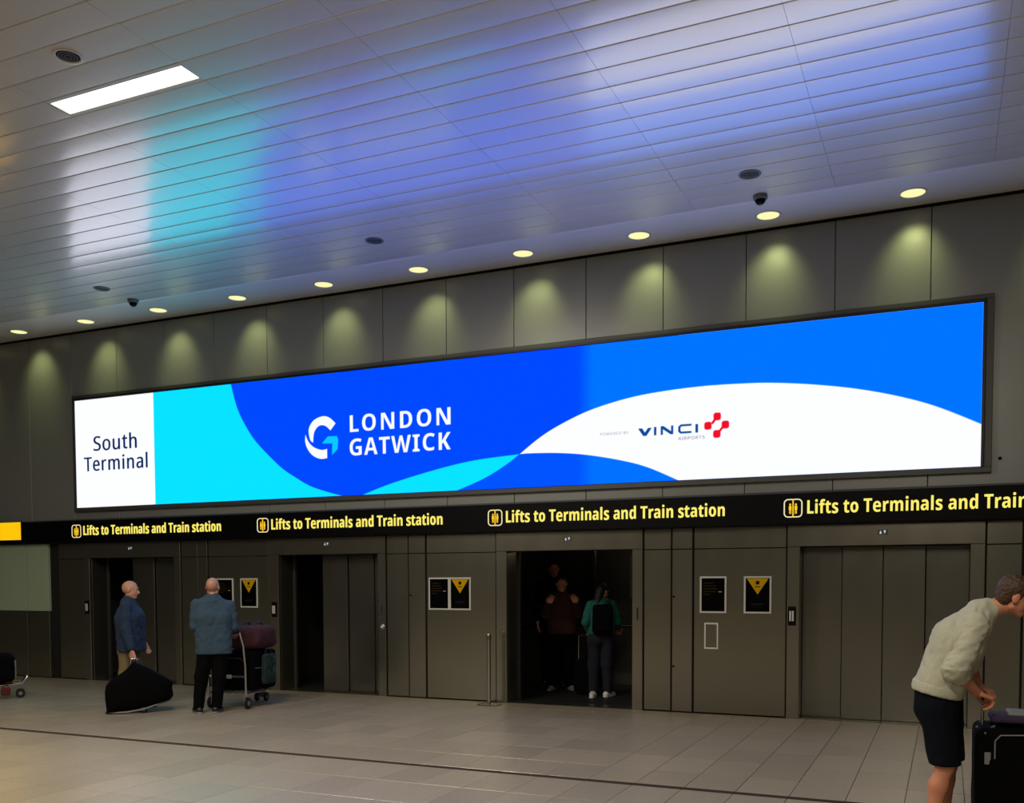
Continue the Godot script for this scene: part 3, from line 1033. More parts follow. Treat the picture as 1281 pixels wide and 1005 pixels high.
func build_wall_details():
	var tex := [poster_tex(false), poster_tex(true)]
	var pm := []
	for k in 2:
		var m := mat(Color(1, 1, 1), 0.35)
		m.albedo_texture = tex[k]
		m.metallic_specular = 0.15
		pm.append(m)
	for e in [[-2.585, 0, "beside the closed lift"], [-2.055, 1, "beside the closed lift"], [-6.355, 0, "above the slim metal post"], [-6.03, 1, "above the slim metal post"], [-10.08, 0, "behind the person in blue-grey"], [-9.62, 1, "behind the person in blue-grey"]]:
		var what: String = "black notice with lines of small text and a white border, " if e[1] == 0 else "black notice with a yellow downward triangle, "
		var t := thing("wall_notice", what + e[2], "notice", Vector3(e[0], 1.235, 0.001), 0.0, "notices between the lifts")
		slab("board", Vector3(-0.162, -0.002, 0), Vector3(0.162, 0.442, 0.012), M.white_plastic, t, 0.002)
		part("print", quad_uv(0.32, 0.44), pm[e[1]], t, Vector3(0, 0.22, 0.0125))
	# pale framed plate under the text notice
	var f := thing("framed_plate", "small pale outlined plate on the steel panel under the text notice", "wall plate", Vector3(-2.605, 0.80, 0.001))
	slab("plate", Vector3(-0.08, 0, 0), Vector3(0.08, 0.31, 0.006), M.steel, f, 0.002)
	for e in [[-0.085, -0.005, -0.067, 0.315], [0.067, -0.005, 0.085, 0.315], [-0.067, -0.005, 0.067, 0.014], [-0.067, 0.296, 0.067, 0.315]]:
		slab("frame", Vector3(e[0], e[1], 0), Vector3(e[2], e[3], 0.01), M.white_plastic, f, 0.002)
	# call panels on the left jambs
	for e in [[-1.655, "lift call panel with pale buttons on the jamb of the closed lift"], [-9.14, "lift call panel with pale buttons on the jamb behind the luggage trolley"], [-12.965, "lift call panel with pale buttons beside the walking person in the blue jacket"]]:
		var t := thing("call_panel", e[1], "button panel", Vector3(e[0], 1.10, 0.021), 0.0, "lift call panels")
		slab("plate", Vector3(-0.045, 0, 0), Vector3(0.045, 0.22, 0.012), M.black, t, 0.003)
		for k in 2:
			slab("button", Vector3(-0.028 + 0.03 * k, 0.05, 0.012), Vector3(-0.008 + 0.03 * k, 0.17, 0.018), M.white_plastic, t, 0.003)
	var b := thing("push_button", "single round bright push button on the jamb of the half open lift", "button", Vector3(-7.265, 0.985, 0.021))
	part("collar", lathe([Vector2(0.0001, 0.004), Vector2(0.032, 0.004), Vector2(0.038, 0.0)], 20), M.chrome, b, Vector3.ZERO, Vector3(PI / 2, 0, 0))
	part("cap", lathe([Vector2(0.022, 0.003), Vector2(0.02, 0.012), Vector2(0.0001, 0.014)], 20), M.white_plastic, b, Vector3.ZERO, Vector3(PI / 2, 0, 0))
	# slots on the right jambs
	for x in [-7.265, -3.53]:
		var s := thing("key_slot", "narrow dark slot plate on the right jamb of a lift", "slot", Vector3(x, 1.13, 0.021), 0.0, "slot plates on the lift jambs")
		slab("plate", Vector3(-0.014, 0, 0), Vector3(0.014, 0.17, 0.006), M.frame_grey, s, 0.002)
		slab("slot", Vector3(-0.006, 0.015, 0.006), Vector3(0.006, 0.155, 0.008), M.black, s, 0.001)
	# small locks on the light cladding strips
	for e in [Vector3(-3.07, 0.57, 0.012), Vector3(-3.07, 1.43, 0.012), Vector3(-6.80, 1.43, 0.012)]:
		var s := thing("panel_lock", "tiny dark round lock in the narrow steel cladding strip", "lock", e, 0.0, "locks in the cladding strips")
		part("cylinder", lathe([Vector2(0.0001, 0.005), Vector2(0.012, 0.005), Vector2(0.015, 0.0)], 14), M.black, s, Vector3.ZERO, Vector3(PI / 2, 0, 0))
	var dot := thing("wall_sensor", "tiny dark round sensor on the wall beside the screen's right end", "sensor", Vector3(0.49, 2.93, 0.0))
	part("body", lathe([Vector2(0.0001, 0.016), Vector2(0.015, 0.014), Vector2(0.02, 0.0)], 16), M.black, dot, Vector3.ZERO, Vector3(PI / 2, 0, 0))
	# barrier post
	var p := thing("barrier_post", "slim brushed metal post on a round floor plate beside the open lift", "post", Vector3(-5.48, 0, 0.26))
	part("base", lathe([Vector2(0.16, 0.0), Vector2(0.16, 0.008), Vector2(0.15, 0.014), Vector2(0.03, 0.022), Vector2(0.0001, 0.022)], 28), M.steel, p)
	part("tube", lathe([Vector2(0.025, 0.015), Vector2(0.025, 0.86)], 18), M.chrome, p)
	part("cap", lathe([Vector2(0.025, 0.86), Vector2(0.03, 0.865), Vector2(0.03, 0.92), Vector2(0.024, 0.935), Vector2(0.0001, 0.937)], 18), M.steel_light, p)

# ------------------------------------------------------------------ luggage
# airport trolley; forward is -z, rear uprights at z = 0
func trolley(label: String, at: Vector3, turn: float) -> Node3D:
	var t := thing("luggage_trolley", label, "trolley", at, turn)
	for s in [-1.0, 1.0]:
		part("upright", tube([Vector3(s * 0.27, 0.16, -0.02), Vector3(s * 0.27, 0.55, -0.01), Vector3(s * 0.27, 0.82, 0.03), Vector3(s * 0.26, 1.0, 0.10)], 0.016), M.chrome, t)
		part("side_rail", tube([Vector3(s * 0.27, 0.20, -0.02), Vector3(s * 0.24, 0.19, -0.5), Vector3(s * 0.15, 0.20, -0.88), Vector3(s * 0.12, 0.30, -0.95)], 0.016), M.chrome, t)
		var w := part("wheel", wheel_mesh(0.075, 0.035), M.rubber, t, Vector3(s * 0.27, 0.075, -0.06), Vector3(0, 0, PI / 2))
		part("hub", wheel_mesh(0.038, 0.04), M.grey_plastic, w)
		part("fork", bevel_box(Vector3(0.02, 0.12, 0.05), 0.004), M.grey_plastic, t, Vector3(s * 0.24, 0.13, -0.05))
		var c := part("wheel", wheel_mesh(0.06, 0.03), M.rubber, t, Vector3(s * 0.07, 0.06, -0.86), Vector3(0, 0, PI / 2))
		part("hub", wheel_mesh(0.03, 0.034), M.grey_plastic, c)
	part("handle", tube([Vector3(-0.27, 1.0, 0.10), Vector3(0.27, 1.0, 0.10)], 0.022), M.rubber, t)
	part("cross_bar", tube([Vector3(-0.27, 0.42, -0.01), Vector3(0.27, 0.42, -0.01)], 0.014), M.chrome, t)
	part("nose_bar", tube([Vector3(-0.12, 0.30, -0.95), Vector3(0.12, 0.30, -0.95)], 0.018), M.chrome, t)
	part("nose_bracket", bevel_box(Vector3(0.1, 0.16, 0.03), 0.005), M.grey_plastic, t, Vector3(0, 0.15, -0.86))
	part("axle", tube([Vector3(-0.09, 0.06, -0.86), Vector3(0.09, 0.06, -0.86)], 0.008), M.chrome, t)
	for k in 5:
		part("deck_bar", tube([Vector3(-0.2 + 0.1 * k, 0.20, -0.03), Vector3((-0.2 + 0.1 * k) * 0.62, 0.19, -0.88)], 0.008), M.chrome, t)
	part("label_plate", bevel_box(Vector3(0.16, 0.05, 0.006), 0.002), M.white_plastic, t, Vector3(0, 0.42, 0.008))
	return t

func wheel_mesh(r: float, w: float) -> ArrayMesh:
	return lathe([Vector2(0.0001, -w / 2), Vector2(r * 0.82, -w / 2), Vector2(r, -w * 0.3), Vector2(r, w * 0.3), Vector2(r * 0.82, w / 2), Vector2(0.0001, w / 2)], 20)

# soft bag: rounded box body
func soft_box(size: Vector3, r: float, sag := 0.02, sd := 1) -> ArrayMesh:
	var prims := [["b", Vector3.ZERO, size / 2 - Vector3.ONE * r, r]]
	return field_mesh(prims, minf(size.x, minf(size.y, size.z)) / 14.0, 0.01, [], sag, 6.0, sd)

func build_luggage():
	# trolley pushed by the standing person
	var dir := 0.70 - 0.55
	var at := Vector3(-8.40, 0, 1.95)
	var t := trolley("chrome luggage trolley pushed by the person in the blue-grey shirt", at, dir)
	var bs := Basis(Vector3.UP, dir)
	var on := func(x: float, y: float, z: float) -> Vector3: return at + bs * Vector3(x, y, z)
	var a := thing("suitcase", "black suitcase lying low on the loaded trolley under the maroon bag", "suitcase", on.call(0.06, 0.215, -0.42), dir)
	part("shell", soft_box(Vector3(0.52, 0.52, 0.62), 0.05, 0.004, 3), M.bag_black, a, Vector3(0, 0.265, 0))
	part("handle", tube([Vector3(-0.1, 0.40, 0.31), Vector3(-0.09, 0.43, 0.335), Vector3(0.09, 0.43, 0.335), Vector3(0.1, 0.40, 0.31)], 0.012), M.rubber, a)
	part("zip", bevel_box(Vector3(0.524, 0.012, 0.5), 0.003), M.grey_plastic, a, Vector3(0, 0.30, 0))
	var b := thing("holdall", "maroon soft holdall on top of the black suitcase on the trolley", "bag", on.call(0.14, 0.755, -0.42), dir)
	part("body", soft_box(Vector3(0.46, 0.30, 0.55), 0.10, 0.012, 4), M.maroon, b, Vector3(0, 0.15, 0))
	for s in [-1.0, 1.0]:
		part("strap", tube([Vector3(s * 0.10, 0.27, 0.15), Vector3(s * 0.09, 0.33, 0.09), Vector3(s * 0.09, 0.34, -0.05), Vector3(s * 0.10, 0.27, -0.13)], 0.011), M.purple, b)
	part("buckle", bevel_box(Vector3(0.06, 0.03, 0.01), 0.003), M.chrome, b, Vector3(0.02, 0.2, 0.272))
	var c := thing("rucksack", "dark upright rucksack leaning behind the trolley handle", "bag", on.call(-0.24, 0.745, -0.30), dir)
	part("body", soft_box(Vector3(0.20, 0.40, 0.2), 0.07, 0.01, 5), M.bag_black, c, Vector3(0, 0.20, 0))
	part("pocket", soft_box(Vector3(0.15, 0.18, 0.08), 0.03, 0.006, 6), M.bag_black, c, Vector3(0, 0.14, 0.11))
	part("grab_loop", tube([Vector3(-0.03, 0.385, 0), Vector3(-0.02, 0.425, 0), Vector3(0.02, 0.425, 0), Vector3(0.03, 0.385, 0)], 0.007), M.rubber, c)
	var d := thing("shopping_bag", "teal patterned soft bag hanging at the side of the loaded trolley", "bag", on.call(0.37, 0.29, -0.42), dir)
	part("body", soft_box(Vector3(0.08, 0.40, 0.28), 0.035, 0.012, 8), M.dark_teal, d, Vector3(0, 0.20, 0))
	for s in [-1.0, 1.0]:
		part("stripe", bevel_box(Vector3(0.012, 0.3, 0.03), 0.004), M.teal, d, Vector3(0.036, 0.21, s * 0.07))
	part("loop", tube([Vector3(0, 0.385, -0.08), Vector3(-0.01, 0.46, -0.05), Vector3(-0.01, 0.46, 0.05), Vector3(0, 0.385, 0.08)], 0.007), M.dark_teal, d)
	var e := thing("red_pouch", "small red pouch low on the front of the loaded trolley", "bag", on.call(0.15, 0.212, -0.79), dir)
	part("body", soft_box(Vector3(0.13, 0.09, 0.10), 0.035, 0.006, 9), M.red_cloth, e, Vector3(0, 0.045, 0))
	part("zip", bevel_box(Vector3(0.09, 0.008, 0.006), 0.002), M.rubber, e, Vector3(0, 0.06, 0.049))
	# trolley entering at the left edge of the hall, pointing right
	var d2 := 0.901 - PI / 2
	var fw := Basis(Vector3.UP, d2) * Vector3(0, 0, -1)
	var nose := Vector3(-12.003, 0, 2.1) + Basis(Vector3.UP, 0.901) * Vector3(0.10, 0, 0)
	var at2: Vector3 = nose - fw * 0.95
	trolley("chrome luggage trolley with black bags whose nose points along the lift wall", at2, d2)
	var b2 := Basis(Vector3.UP, d2)
	var g := thing("black_bag", "plump black bag near the nose of the trolley with the red pouch strap", "bag", at2 + b2 * Vector3(0.0, 0.215, -0.46), d2)
	part("body", soft_box(Vector3(0.44, 0.42, 0.58), 0.10, 0.012, 12), M.bag_black, g, Vector3(0, 0.215, -0.05))
	part("strap", tube([Vector3(0.12, 0.38, -0.28), Vector3(0.13, 0.30, -0.345), Vector3(0.12, 0.08, -0.345)], 0.012), M.grey_plastic, g)
	part("clip", bevel_box(Vector3(0.03, 0.05, 0.012), 0.003), M.rubber, g, Vector3(0.05, 0.32, -0.34))
	var g2 := thing("red_strap_bag", "red cloth pouch hanging from the nose of the trolley with black bags", "bag", at2 + b2 * Vector3(0.24, 0.05, -0.68), d2)
	part("body", soft_box(Vector3(0.06, 0.11, 0.12), 0.025, 0.006, 13), M.red_cloth, g2, Vector3(0, 0.066, 0))
	part("loop", tube([Vector3(0, 0.12, -0.04), Vector3(-0.02, 0.16, -0.02), Vector3(-0.02, 0.16, 0.02), Vector3(0, 0.12, 0.04)], 0.006), M.red_cloth, g2)
	# wheeled holdall pulled by the walking person
	var h := thing("wheeled_holdall", "large black wheeled holdall pulled by the person in the blue jacket", "bag", Vector3(-9.228, 0, 2.605), 0.7976)
	var outline := [Vector2(-0.056, 0.635), Vector2(0.08, 0.575), Vector2(0.385, 0.385), Vector2(0.395, 0.30), Vector2(0.378, 0.15), Vector2(0.05, 0.055), Vector2(-0.355, 0.012), Vector2(-0.378, 0.04), Vector2(-0.378, 0.35), Vector2(-0.17, 0.52)]
	part("body", pillow(outline, 0.30), M.bag_black, h)
	part("base_trim", tube([Vector3(-0.37, 0.016, 0.06), Vector3(-0.15, 0.022, 0.13), Vector3(0.05, 0.05, 0.13), Vector3(0.37, 0.142, 0.06)], 0.011), M.grey_plastic, h)
	for s in [-1.0, 1.0]:
		var w := part("wheel", wheel_mesh(0.04, 0.03), M.rubber, h, Vector3(0.053, 0.04, s * 0.1), Vector3(PI / 2, 0, 0))
		part("hub", wheel_mesh(0.02, 0.034), M.grey_plastic, w)
	part("handle", tube([Vector3(-0.09, 0.60, 0), Vector3(-0.085, 0.672, 0), Vector3(-0.02, 0.672, 0), Vector3(-0.01, 0.61, 0)], 0.011), M.chrome, h)
	# suitcase of the bending person
	var k := thing("upright_suitcase", "tall black fabric suitcase with pulled out handle held by the bending person", "suitcase", Vector3(0.345, 0, 4.85), 0.02)
	part("body", soft_box(Vector3(0.36, 0.66, 0.46), 0.045, 0.003, 15), M.bag_black, k, Vector3(0, 0.40, 0))
	for s in [-1.0, 1.0]:
		part("handle_rod", tube([Vector3(-0.135, 0.70, s * 0.08), Vector3(-0.135, 0.905, s * 0.08)], 0.007), M.chrome, k)
		for q in [-1.0, 1.0]:
			var w := part("wheel", wheel_mesh(0.03, 0.025), M.rubber, k, Vector3(s * 0.13, 0.03, q * 0.18), Vector3(PI / 2, 0, 0))
			part("hub", wheel_mesh(0.015, 0.028), M.grey_plastic, w)
			part("wheel_housing", bevel_box(Vector3(0.05, 0.045, 0.05), 0.008), M.rubber, k, Vector3(s * 0.13, 0.06, q * 0.18))
	part("grip", tube([Vector3(-0.135, 0.905, -0.10), Vector3(-0.135, 0.905, 0.10)], 0.014), M.rubber, k)
	part("piping", tube([Vector3(-0.07, 0.45, 0.235), Vector3(-0.07, 0.66, 0.235), Vector3(-0.04, 0.695, 0.235), Vector3(0.12, 0.705, 0.235)], 0.005), M.grey_plastic, k)
	part("pocket", soft_box(Vector3(0.26, 0.42, 0.05), 0.02, 0.002, 17), M.bag_black, k, Vector3(0.03, 0.34, 0.235))
	part("luggage_tag", bevel_box(Vector3(0.035, 0.075, 0.006), 0.002), M.grey_plastic, k, Vector3(-0.11, 0.55, 0.237))
	part("top_handle", tube([Vector3(-0.09, 0.725, 0.02), Vector3(-0.06, 0.755, 0.02), Vector3(0.02, 0.755, 0.02), Vector3(0.05, 0.725, 0.02)], 0.01), M.rubber, k)
	part("corner_strap", tube([Vector3(-0.165, 0.715, 0.05), Vector3(-0.125, 0.70, 0.225), Vector3(-0.07, 0.735, 0.12)], 0.008), M.grey_plastic, k)
	var sc := thing("folded_jacket", "purple patterned cloth folded on top of the tall black suitcase", "cloth", Vector3(0.375, 0.757, 4.85), 0.02)
	part("body", soft_box(Vector3(0.24, 0.045, 0.30), 0.02, 0.008, 19), M.purple, sc, Vector3(0, 0.022, 0))
	part("fold", soft_box(Vector3(0.13, 0.03, 0.2), 0.013, 0.005, 20), M.shoe_grey, sc, Vector3(0.04, 0.055, 0.02))
	# trolley load inside the open lift
	var q := thing("cabin_suitcase", "dark suitcase with a chrome pull handle beside the person in the teal top", "suitcase", Vector3(-4.70, 0.0, -1.25), 0.334)
	part("shell", soft_box(Vector3(0.30, 0.44, 0.24), 0.03, 0.002, 22), M.bag_black, q, Vector3(0, 0.27, 0))
	for s in [-1.0, 1.0]:
		part("handle_rod", tube([Vector3(s * 0.08, 0.48, -0.08), Vector3(s * 0.08, 0.84, -0.08)], 0.009), M.chrome, q)
		var w := part("wheel", wheel_mesh(0.025, 0.02), M.rubber, q, Vector3(s * 0.11, 0.025, 0.0), Vector3(0, 0, PI / 2))
		part("hub", wheel_mesh(0.012, 0.023), M.grey_plastic, w)
	part("grip", tube([Vector3(-0.09, 0.84, -0.08), Vector3(0.09, 0.84, -0.08)], 0.013), M.rubber, q)

# a soft flat bag: outline in xy, bulging along z
func pillow(outline: Array, thick: float) -> ArrayMesh:
	var c := Vector2.ZERO
	for p in outline: c += p
	c /= outline.size()
	var loop := outline.duplicate()
	loop.append(outline[0])
	var pts := curve_pts(loop, 4)
	pts.pop_back()
	var n := pts.size()
	var v := PackedVector3Array()
	var idx := PackedInt32Array()
	var rings := [[0.0, -0.5], [0.35, -0.5], [0.7, -0.47], [0.90, -0.38], [0.975, -0.25], [1.0, 0.0], [0.975, 0.25], [0.90, 0.38], [0.7, 0.47], [0.35, 0.5], [0.0, 0.5]]
	for r in rings:
		for p in pts:
			var q: Vector2 = c + (p - c) * r[0]
			v.append(Vector3(q.x, q.y, thick * r[1]))
	for i in rings.size() - 1:
		for k in n:
			var a := i * n + k
			var b := i * n + (k + 1) % n
			if Geometry2D.is_polygon_clockwise(PackedVector2Array(pts)):
				idx.append_array([a, a + n, b, b, a + n, b + n])
			else:
				idx.append_array([a, b, a + n, b, b + n, a + n])
	return smooth_mesh(v, idx)

# ------------------------------------------------------------------ smooth bodies from distance fields
# prims: ["c", a, b, ra, rb] tapered capsule; ["e", centre, basis, radii] ellipsoid; ["b", centre, half, r] rounded box; "n" variants of the first two carve away
func field_mesh(prims: Array, cell: float, k: float, cuts := [], amp := 0.0, freq := 10.0, sd := 1, stretch := Vector3.ONE) -> ArrayMesh:
	var lo := Vector3(1e9, 1e9, 1e9)
	var hi := -lo
	var boxes := []
	for p in prims:
		var a: Vector3
		var b: Vector3
		match p[0]:
			"c", "nc":
				a = p[1].min(p[2]) - Vector3.ONE * maxf(p[3], p[4])
				b = p[1].max(p[2]) + Vector3.ONE * maxf(p[3], p[4])
			"e", "ne":
				var r: float = maxf(p[3].x, maxf(p[3].y, p[3].z))
				a = p[1] - Vector3.ONE * r
				b = p[1] + Vector3.ONE * r
			"b":
				a = p[1] - p[2] - Vector3.ONE * p[3]
				b = p[1] + p[2] + Vector3.ONE * p[3]
		boxes.append([a, b])
		if not p[0].begins_with("n"):
			lo = lo.min(a); hi = hi.max(b)
	var pad := cell * 2.5 + amp
	lo -= Vector3.ONE * pad
	hi += Vector3.ONE * pad
	var nx := int((hi.x - lo.x) / cell) + 2
	var ny := int((hi.y - lo.y) / cell) + 2
	var nz := int((hi.z - lo.z) / cell) + 2
	var f := PackedFloat32Array()
	f.resize(nx * ny * nz)
	f.fill(1.0)
	var inv := 1.0 / cell
	var m := k + cell * 2.0 + amp
	for pi in prims.size():
		var p: Array = prims[pi]
		var a: Vector3 = (boxes[pi][0] - lo - Vector3.ONE * m) * inv
		var b: Vector3 = (boxes[pi][1] - lo + Vector3.ONE * m) * inv
		var x0 := maxi(0, int(a.x)); var x1 := mini(nx - 1, int(b.x) + 1)
		var y0 := maxi(0, int(a.y)); var y1 := mini(ny - 1, int(b.y) + 1)
		var z0 := maxi(0, int(a.z)); var z1 := mini(nz - 1, int(b.z) + 1)
		var kind: String = p[0]
		var carve := kind.begins_with("n")
		var cap := kind.ends_with("c")
		var ell := kind.ends_with("e")
		var pa: Vector3 = p[1]
		var ba := Vector3.ZERO
		var bb := 1.0
		var ra := 0.0
		var dr := 0.0
		var ib := Basis.IDENTITY
		var rad := Vector3.ONE
		if cap:
			ba = p[2] - pa
			bb = maxf(ba.length_squared(), 1e-9)
			ra = p[3]
			dr = p[4] - p[3]
		elif ell:
			ib = p[2].transposed()
			rad = p[3]
		else:
			rad = p[2]
			ra = p[3]
		for z in range(z0, z1 + 1):
			for y in range(y0, y1 + 1):
				var o := (z * ny + y) * nx
				for x in range(x0, x1 + 1):
					var q := lo + Vector3(x, y, z) * cell - pa
					var d: float
					if cap:
						var t := clampf(q.dot(ba) / bb, 0.0, 1.0)
						d = (q - ba * t).length() - ra - dr * t
					elif ell:
						var u := ib * q
						var k0 := (u / rad).length()
						d = k0 * (k0 - 1.0) / maxf((u / (rad * rad)).length(), 1e-6)
					else:
						var u := q.abs() - rad
						d = u.max(Vector3.ZERO).length() + minf(maxf(u.x, maxf(u.y, u.z)), 0.0) - ra
					var old := f[o + x]
					if carve:
						var h := maxf(k - absf(old + d), 0.0) / k
						f[o + x] = maxf(old, -d) + h * h * k * 0.25
					else:
						var h := maxf(k - absf(old - d), 0.0) / k
						f[o + x] = minf(old, d) - h * h * k * 0.25
	var ns := FastNoiseLite.new()
	ns.seed = sd
	ns.frequency = freq * 0.1
	ns.fractal_octaves = 2
	if amp > 0.0 or cuts:
		for z in nz:
			for y in ny:
				var o := (z * ny + y) * nx
				for x in nx:
					var val := f[o + x]
					if val < 3.0 * cell + amp and val > -3.0 * cell - amp:
						var q := lo + Vector3(x, y, z) * cell
						if amp > 0.0:
							val += amp * ns.get_noise_3dv(q * stretch * 10.0)
						for c in cuts:
							val = maxf(val, (q - c[0]).dot(c[1]))
						f[o + x] = val
					elif cuts and val <= 0.0:
						var q := lo + Vector3(x, y, z) * cell
						for c in cuts:
							val = maxf(val, (q - c[0]).dot(c[1]))
						f[o + x] = val
	# surface nets
	var vid := PackedInt32Array()
	vid.resize(nx * ny * nz)
	vid.fill(-1)
	var v := PackedVector3Array()
	var sy := nx
	var sz := nx * ny
	var off := PackedInt32Array([0, 1, sy, sy + 1, sz, sz + 1, sz + sy, sz + sy + 1])
	var e0 := PackedInt32Array([0, 2, 4, 6, 0, 1, 4, 5, 0, 1, 2, 3])
	var e1 := PackedInt32Array([1, 3, 5, 7, 2, 3, 6, 7, 4, 5, 6, 7])
	var cor := [Vector3(0, 0, 0), Vector3(1, 0, 0), Vector3(0, 1, 0), Vector3(1, 1, 0), Vector3(0, 0, 1), Vector3(1, 0, 1), Vector3(0, 1, 1), Vector3(1, 1, 1)]
	var lim := cell * 2.2
	var g := PackedFloat32Array()
	g.resize(8)
	for z in nz - 1:
		for y in ny - 1:
			var o := (z * ny + y) * nx
			for x in nx - 1:
				var f0 := f[o + x]
				if f0 > lim or f0 < -lim: continue
				var mask := 0
				for j in 8:
					g[j] = f[o + x + off[j]]
					if g[j] < 0.0: mask |= 1 << j
				if mask == 0 or mask == 255: continue
				var s := Vector3.ZERO
				var cnt := 0
				for j in 12:
					var i0 := e0[j]
					var i1 := e1[j]
					if (g[i0] < 0.0) != (g[i1] < 0.0):
						var t := g[i0] / (g[i0] - g[i1])
						s += cor[i0].lerp(cor[i1], t)
						cnt += 1
				vid[o + x] = v.size()
				v.append(lo + (Vector3(x, y, z) + s / cnt) * cell)
	var idx := PackedInt32Array()
	for z in range(1, nz - 1):
		for y in range(1, ny - 1):
			var o := (z * ny + y) * nx
			for x in range(1, nx - 1):
				var i := o + x
				if vid[i] < 0 and f[i] > lim: continue
				var s0 := f[i] < 0.0
				if s0 != (f[i + 1] < 0.0):
					net_quad(idx, vid[i], vid[i - sy], vid[i - sy - sz], vid[i - sz], s0)
				if s0 != (f[i + sy] < 0.0):
					net_quad(idx, vid[i], vid[i - sz], vid[i - sz - 1], vid[i - 1], s0)
				if s0 != (f[i + sz] < 0.0):
					net_quad(idx, vid[i], vid[i - 1], vid[i - 1 - sy], vid[i - sy], s0)
	return smooth_mesh(v, idx)

func net_quad(idx: PackedInt32Array, a: int, b: int, c: int, d: int, inside: bool):
	if a < 0 or b < 0 or c < 0 or d < 0: return
	if inside: idx.append_array([a, c, b, a, d, c])
	else: idx.append_array([a, b, c, a, c, d])

func join(meshes: Array) -> ArrayMesh:
	var st := SurfaceTool.new()
	st.begin(Mesh.PRIMITIVE_TRIANGLES)
	for m in meshes: st.append_from(m, 0, Transform3D.IDENTITY)
	return st.commit()

# one hand: palm and five fingers; d runs from wrist to fingers, n out of the palm, th towards the thumb side
func hand_prims(w: Vector3, d: Vector3, n: Vector3, th: Vector3, curl: float, s := 1.0) -> Array:
	var p := []
	for j in 4:
		var side := th * (0.031 - 0.0205 * j) * s
		p.append(["c", w + d * 0.012 * s + side * 0.55, w + d * 0.082 * s + side, 0.0145 * s, 0.0125 * s])
		var base := w + d * 0.085 * s + side
		var ln: float = [0.040, 0.045, 0.042, 0.033][j] * s
		var a := curl * 0.8
		var q := base
		for b in 3:
			var dir := d * cos(a) + n * sin(a)
			var nxt: Vector3 = q + dir * ln * [1.0, 0.72, 0.55][b]
			p.append(["c", q, nxt, [0.0095, 0.0088, 0.008][b] * s, [0.0088, 0.008, 0.007][b] * s])
			q = nxt
			a += curl * [0.9, 0.7, 0.5][b]
	var tb := w + d * 0.022 * s + th * 0.026 * s
	var t1 := tb + (d * 0.65 + th * 0.6 + n * 0.45 * curl).normalized() * 0.038 * s
	var t2 := t1 + (d * 0.85 + th * (0.35 - 0.35 * curl) + n * 0.7 * curl).normalized() * 0.032 * s
	var t3 := t2 + (d * 0.85 + th * (0.1 - 0.5 * curl) + n * 0.8 * curl).normalized() * 0.026 * s
	p.append(["c", tb, t1, 0.0145 * s, 0.0115 * s])
	p.append(["c", t1, t2, 0.0112 * s, 0.0102 * s])
	p.append(["c", t2, t3, 0.010 * s, 0.008 * s])
	return p

# head round centre c; f looks out of the face, u points to the crown
func head_prims(c: Vector3, f: Vector3, u: Vector3, s := 1.0) -> Array:
	var r := f.cross(u).normalized()
	var B := Basis(r, u, f)
	var p := []
	p.append(["e", c + u * 0.028 * s - f * 0.012 * s, B, Vector3(0.076, 0.090, 0.097) * s])
	p.append(["e", c - u * 0.030 * s + f * 0.022 * s, B, Vector3(0.062, 0.078, 0.068) * s])
	p.append(["e", c - u * 0.092 * s + f * 0.052 * s, B, Vector3(0.032, 0.024, 0.030) * s])
	p.append(["c", c - u * 0.06 * s - f * 0.005 * s + r * 0.05 * s, c - u * 0.092 * s + f * 0.045 * s + r * 0.018 * s, 0.022 * s, 0.02 * s])
	p.append(["c", c - u * 0.06 * s - f * 0.005 * s - r * 0.05 * s, c - u * 0.092 * s + f * 0.045 * s - r * 0.018 * s, 0.022 * s, 0.02 * s])
	p.append(["c", c + u * 0.008 * s + f * 0.085 * s, c - u * 0.034 * s + f * 0.104 * s, 0.009 * s, 0.014 * s])   # nose
	p.append(["c", c + u * 0.024 * s + f * 0.08 * s + r * 0.035 * s, c + u * 0.024 * s + f * 0.08 * s - r * 0.035 * s, 0.013 * s, 0.013 * s])   # brow
	p.append(["c", c - u * 0.060 * s + f * 0.08 * s + r * 0.015 * s, c - u * 0.060 * s + f * 0.08 * s - r * 0.015 * s, 0.011 * s, 0.011 * s])   # mouth
	for q in [-1.0, 1.0]:
		p.append(["ne", c + u * 0.004 * s + f * 0.092 * s + r * 0.031 * s * q, B, Vector3(0.014, 0.009, 0.010) * s])
		p.append(["e", c - u * 0.006 * s - f * 0.008 * s + r * 0.078 * s * q, B, Vector3(0.010, 0.031, 0.020) * s])   # ear
	return p

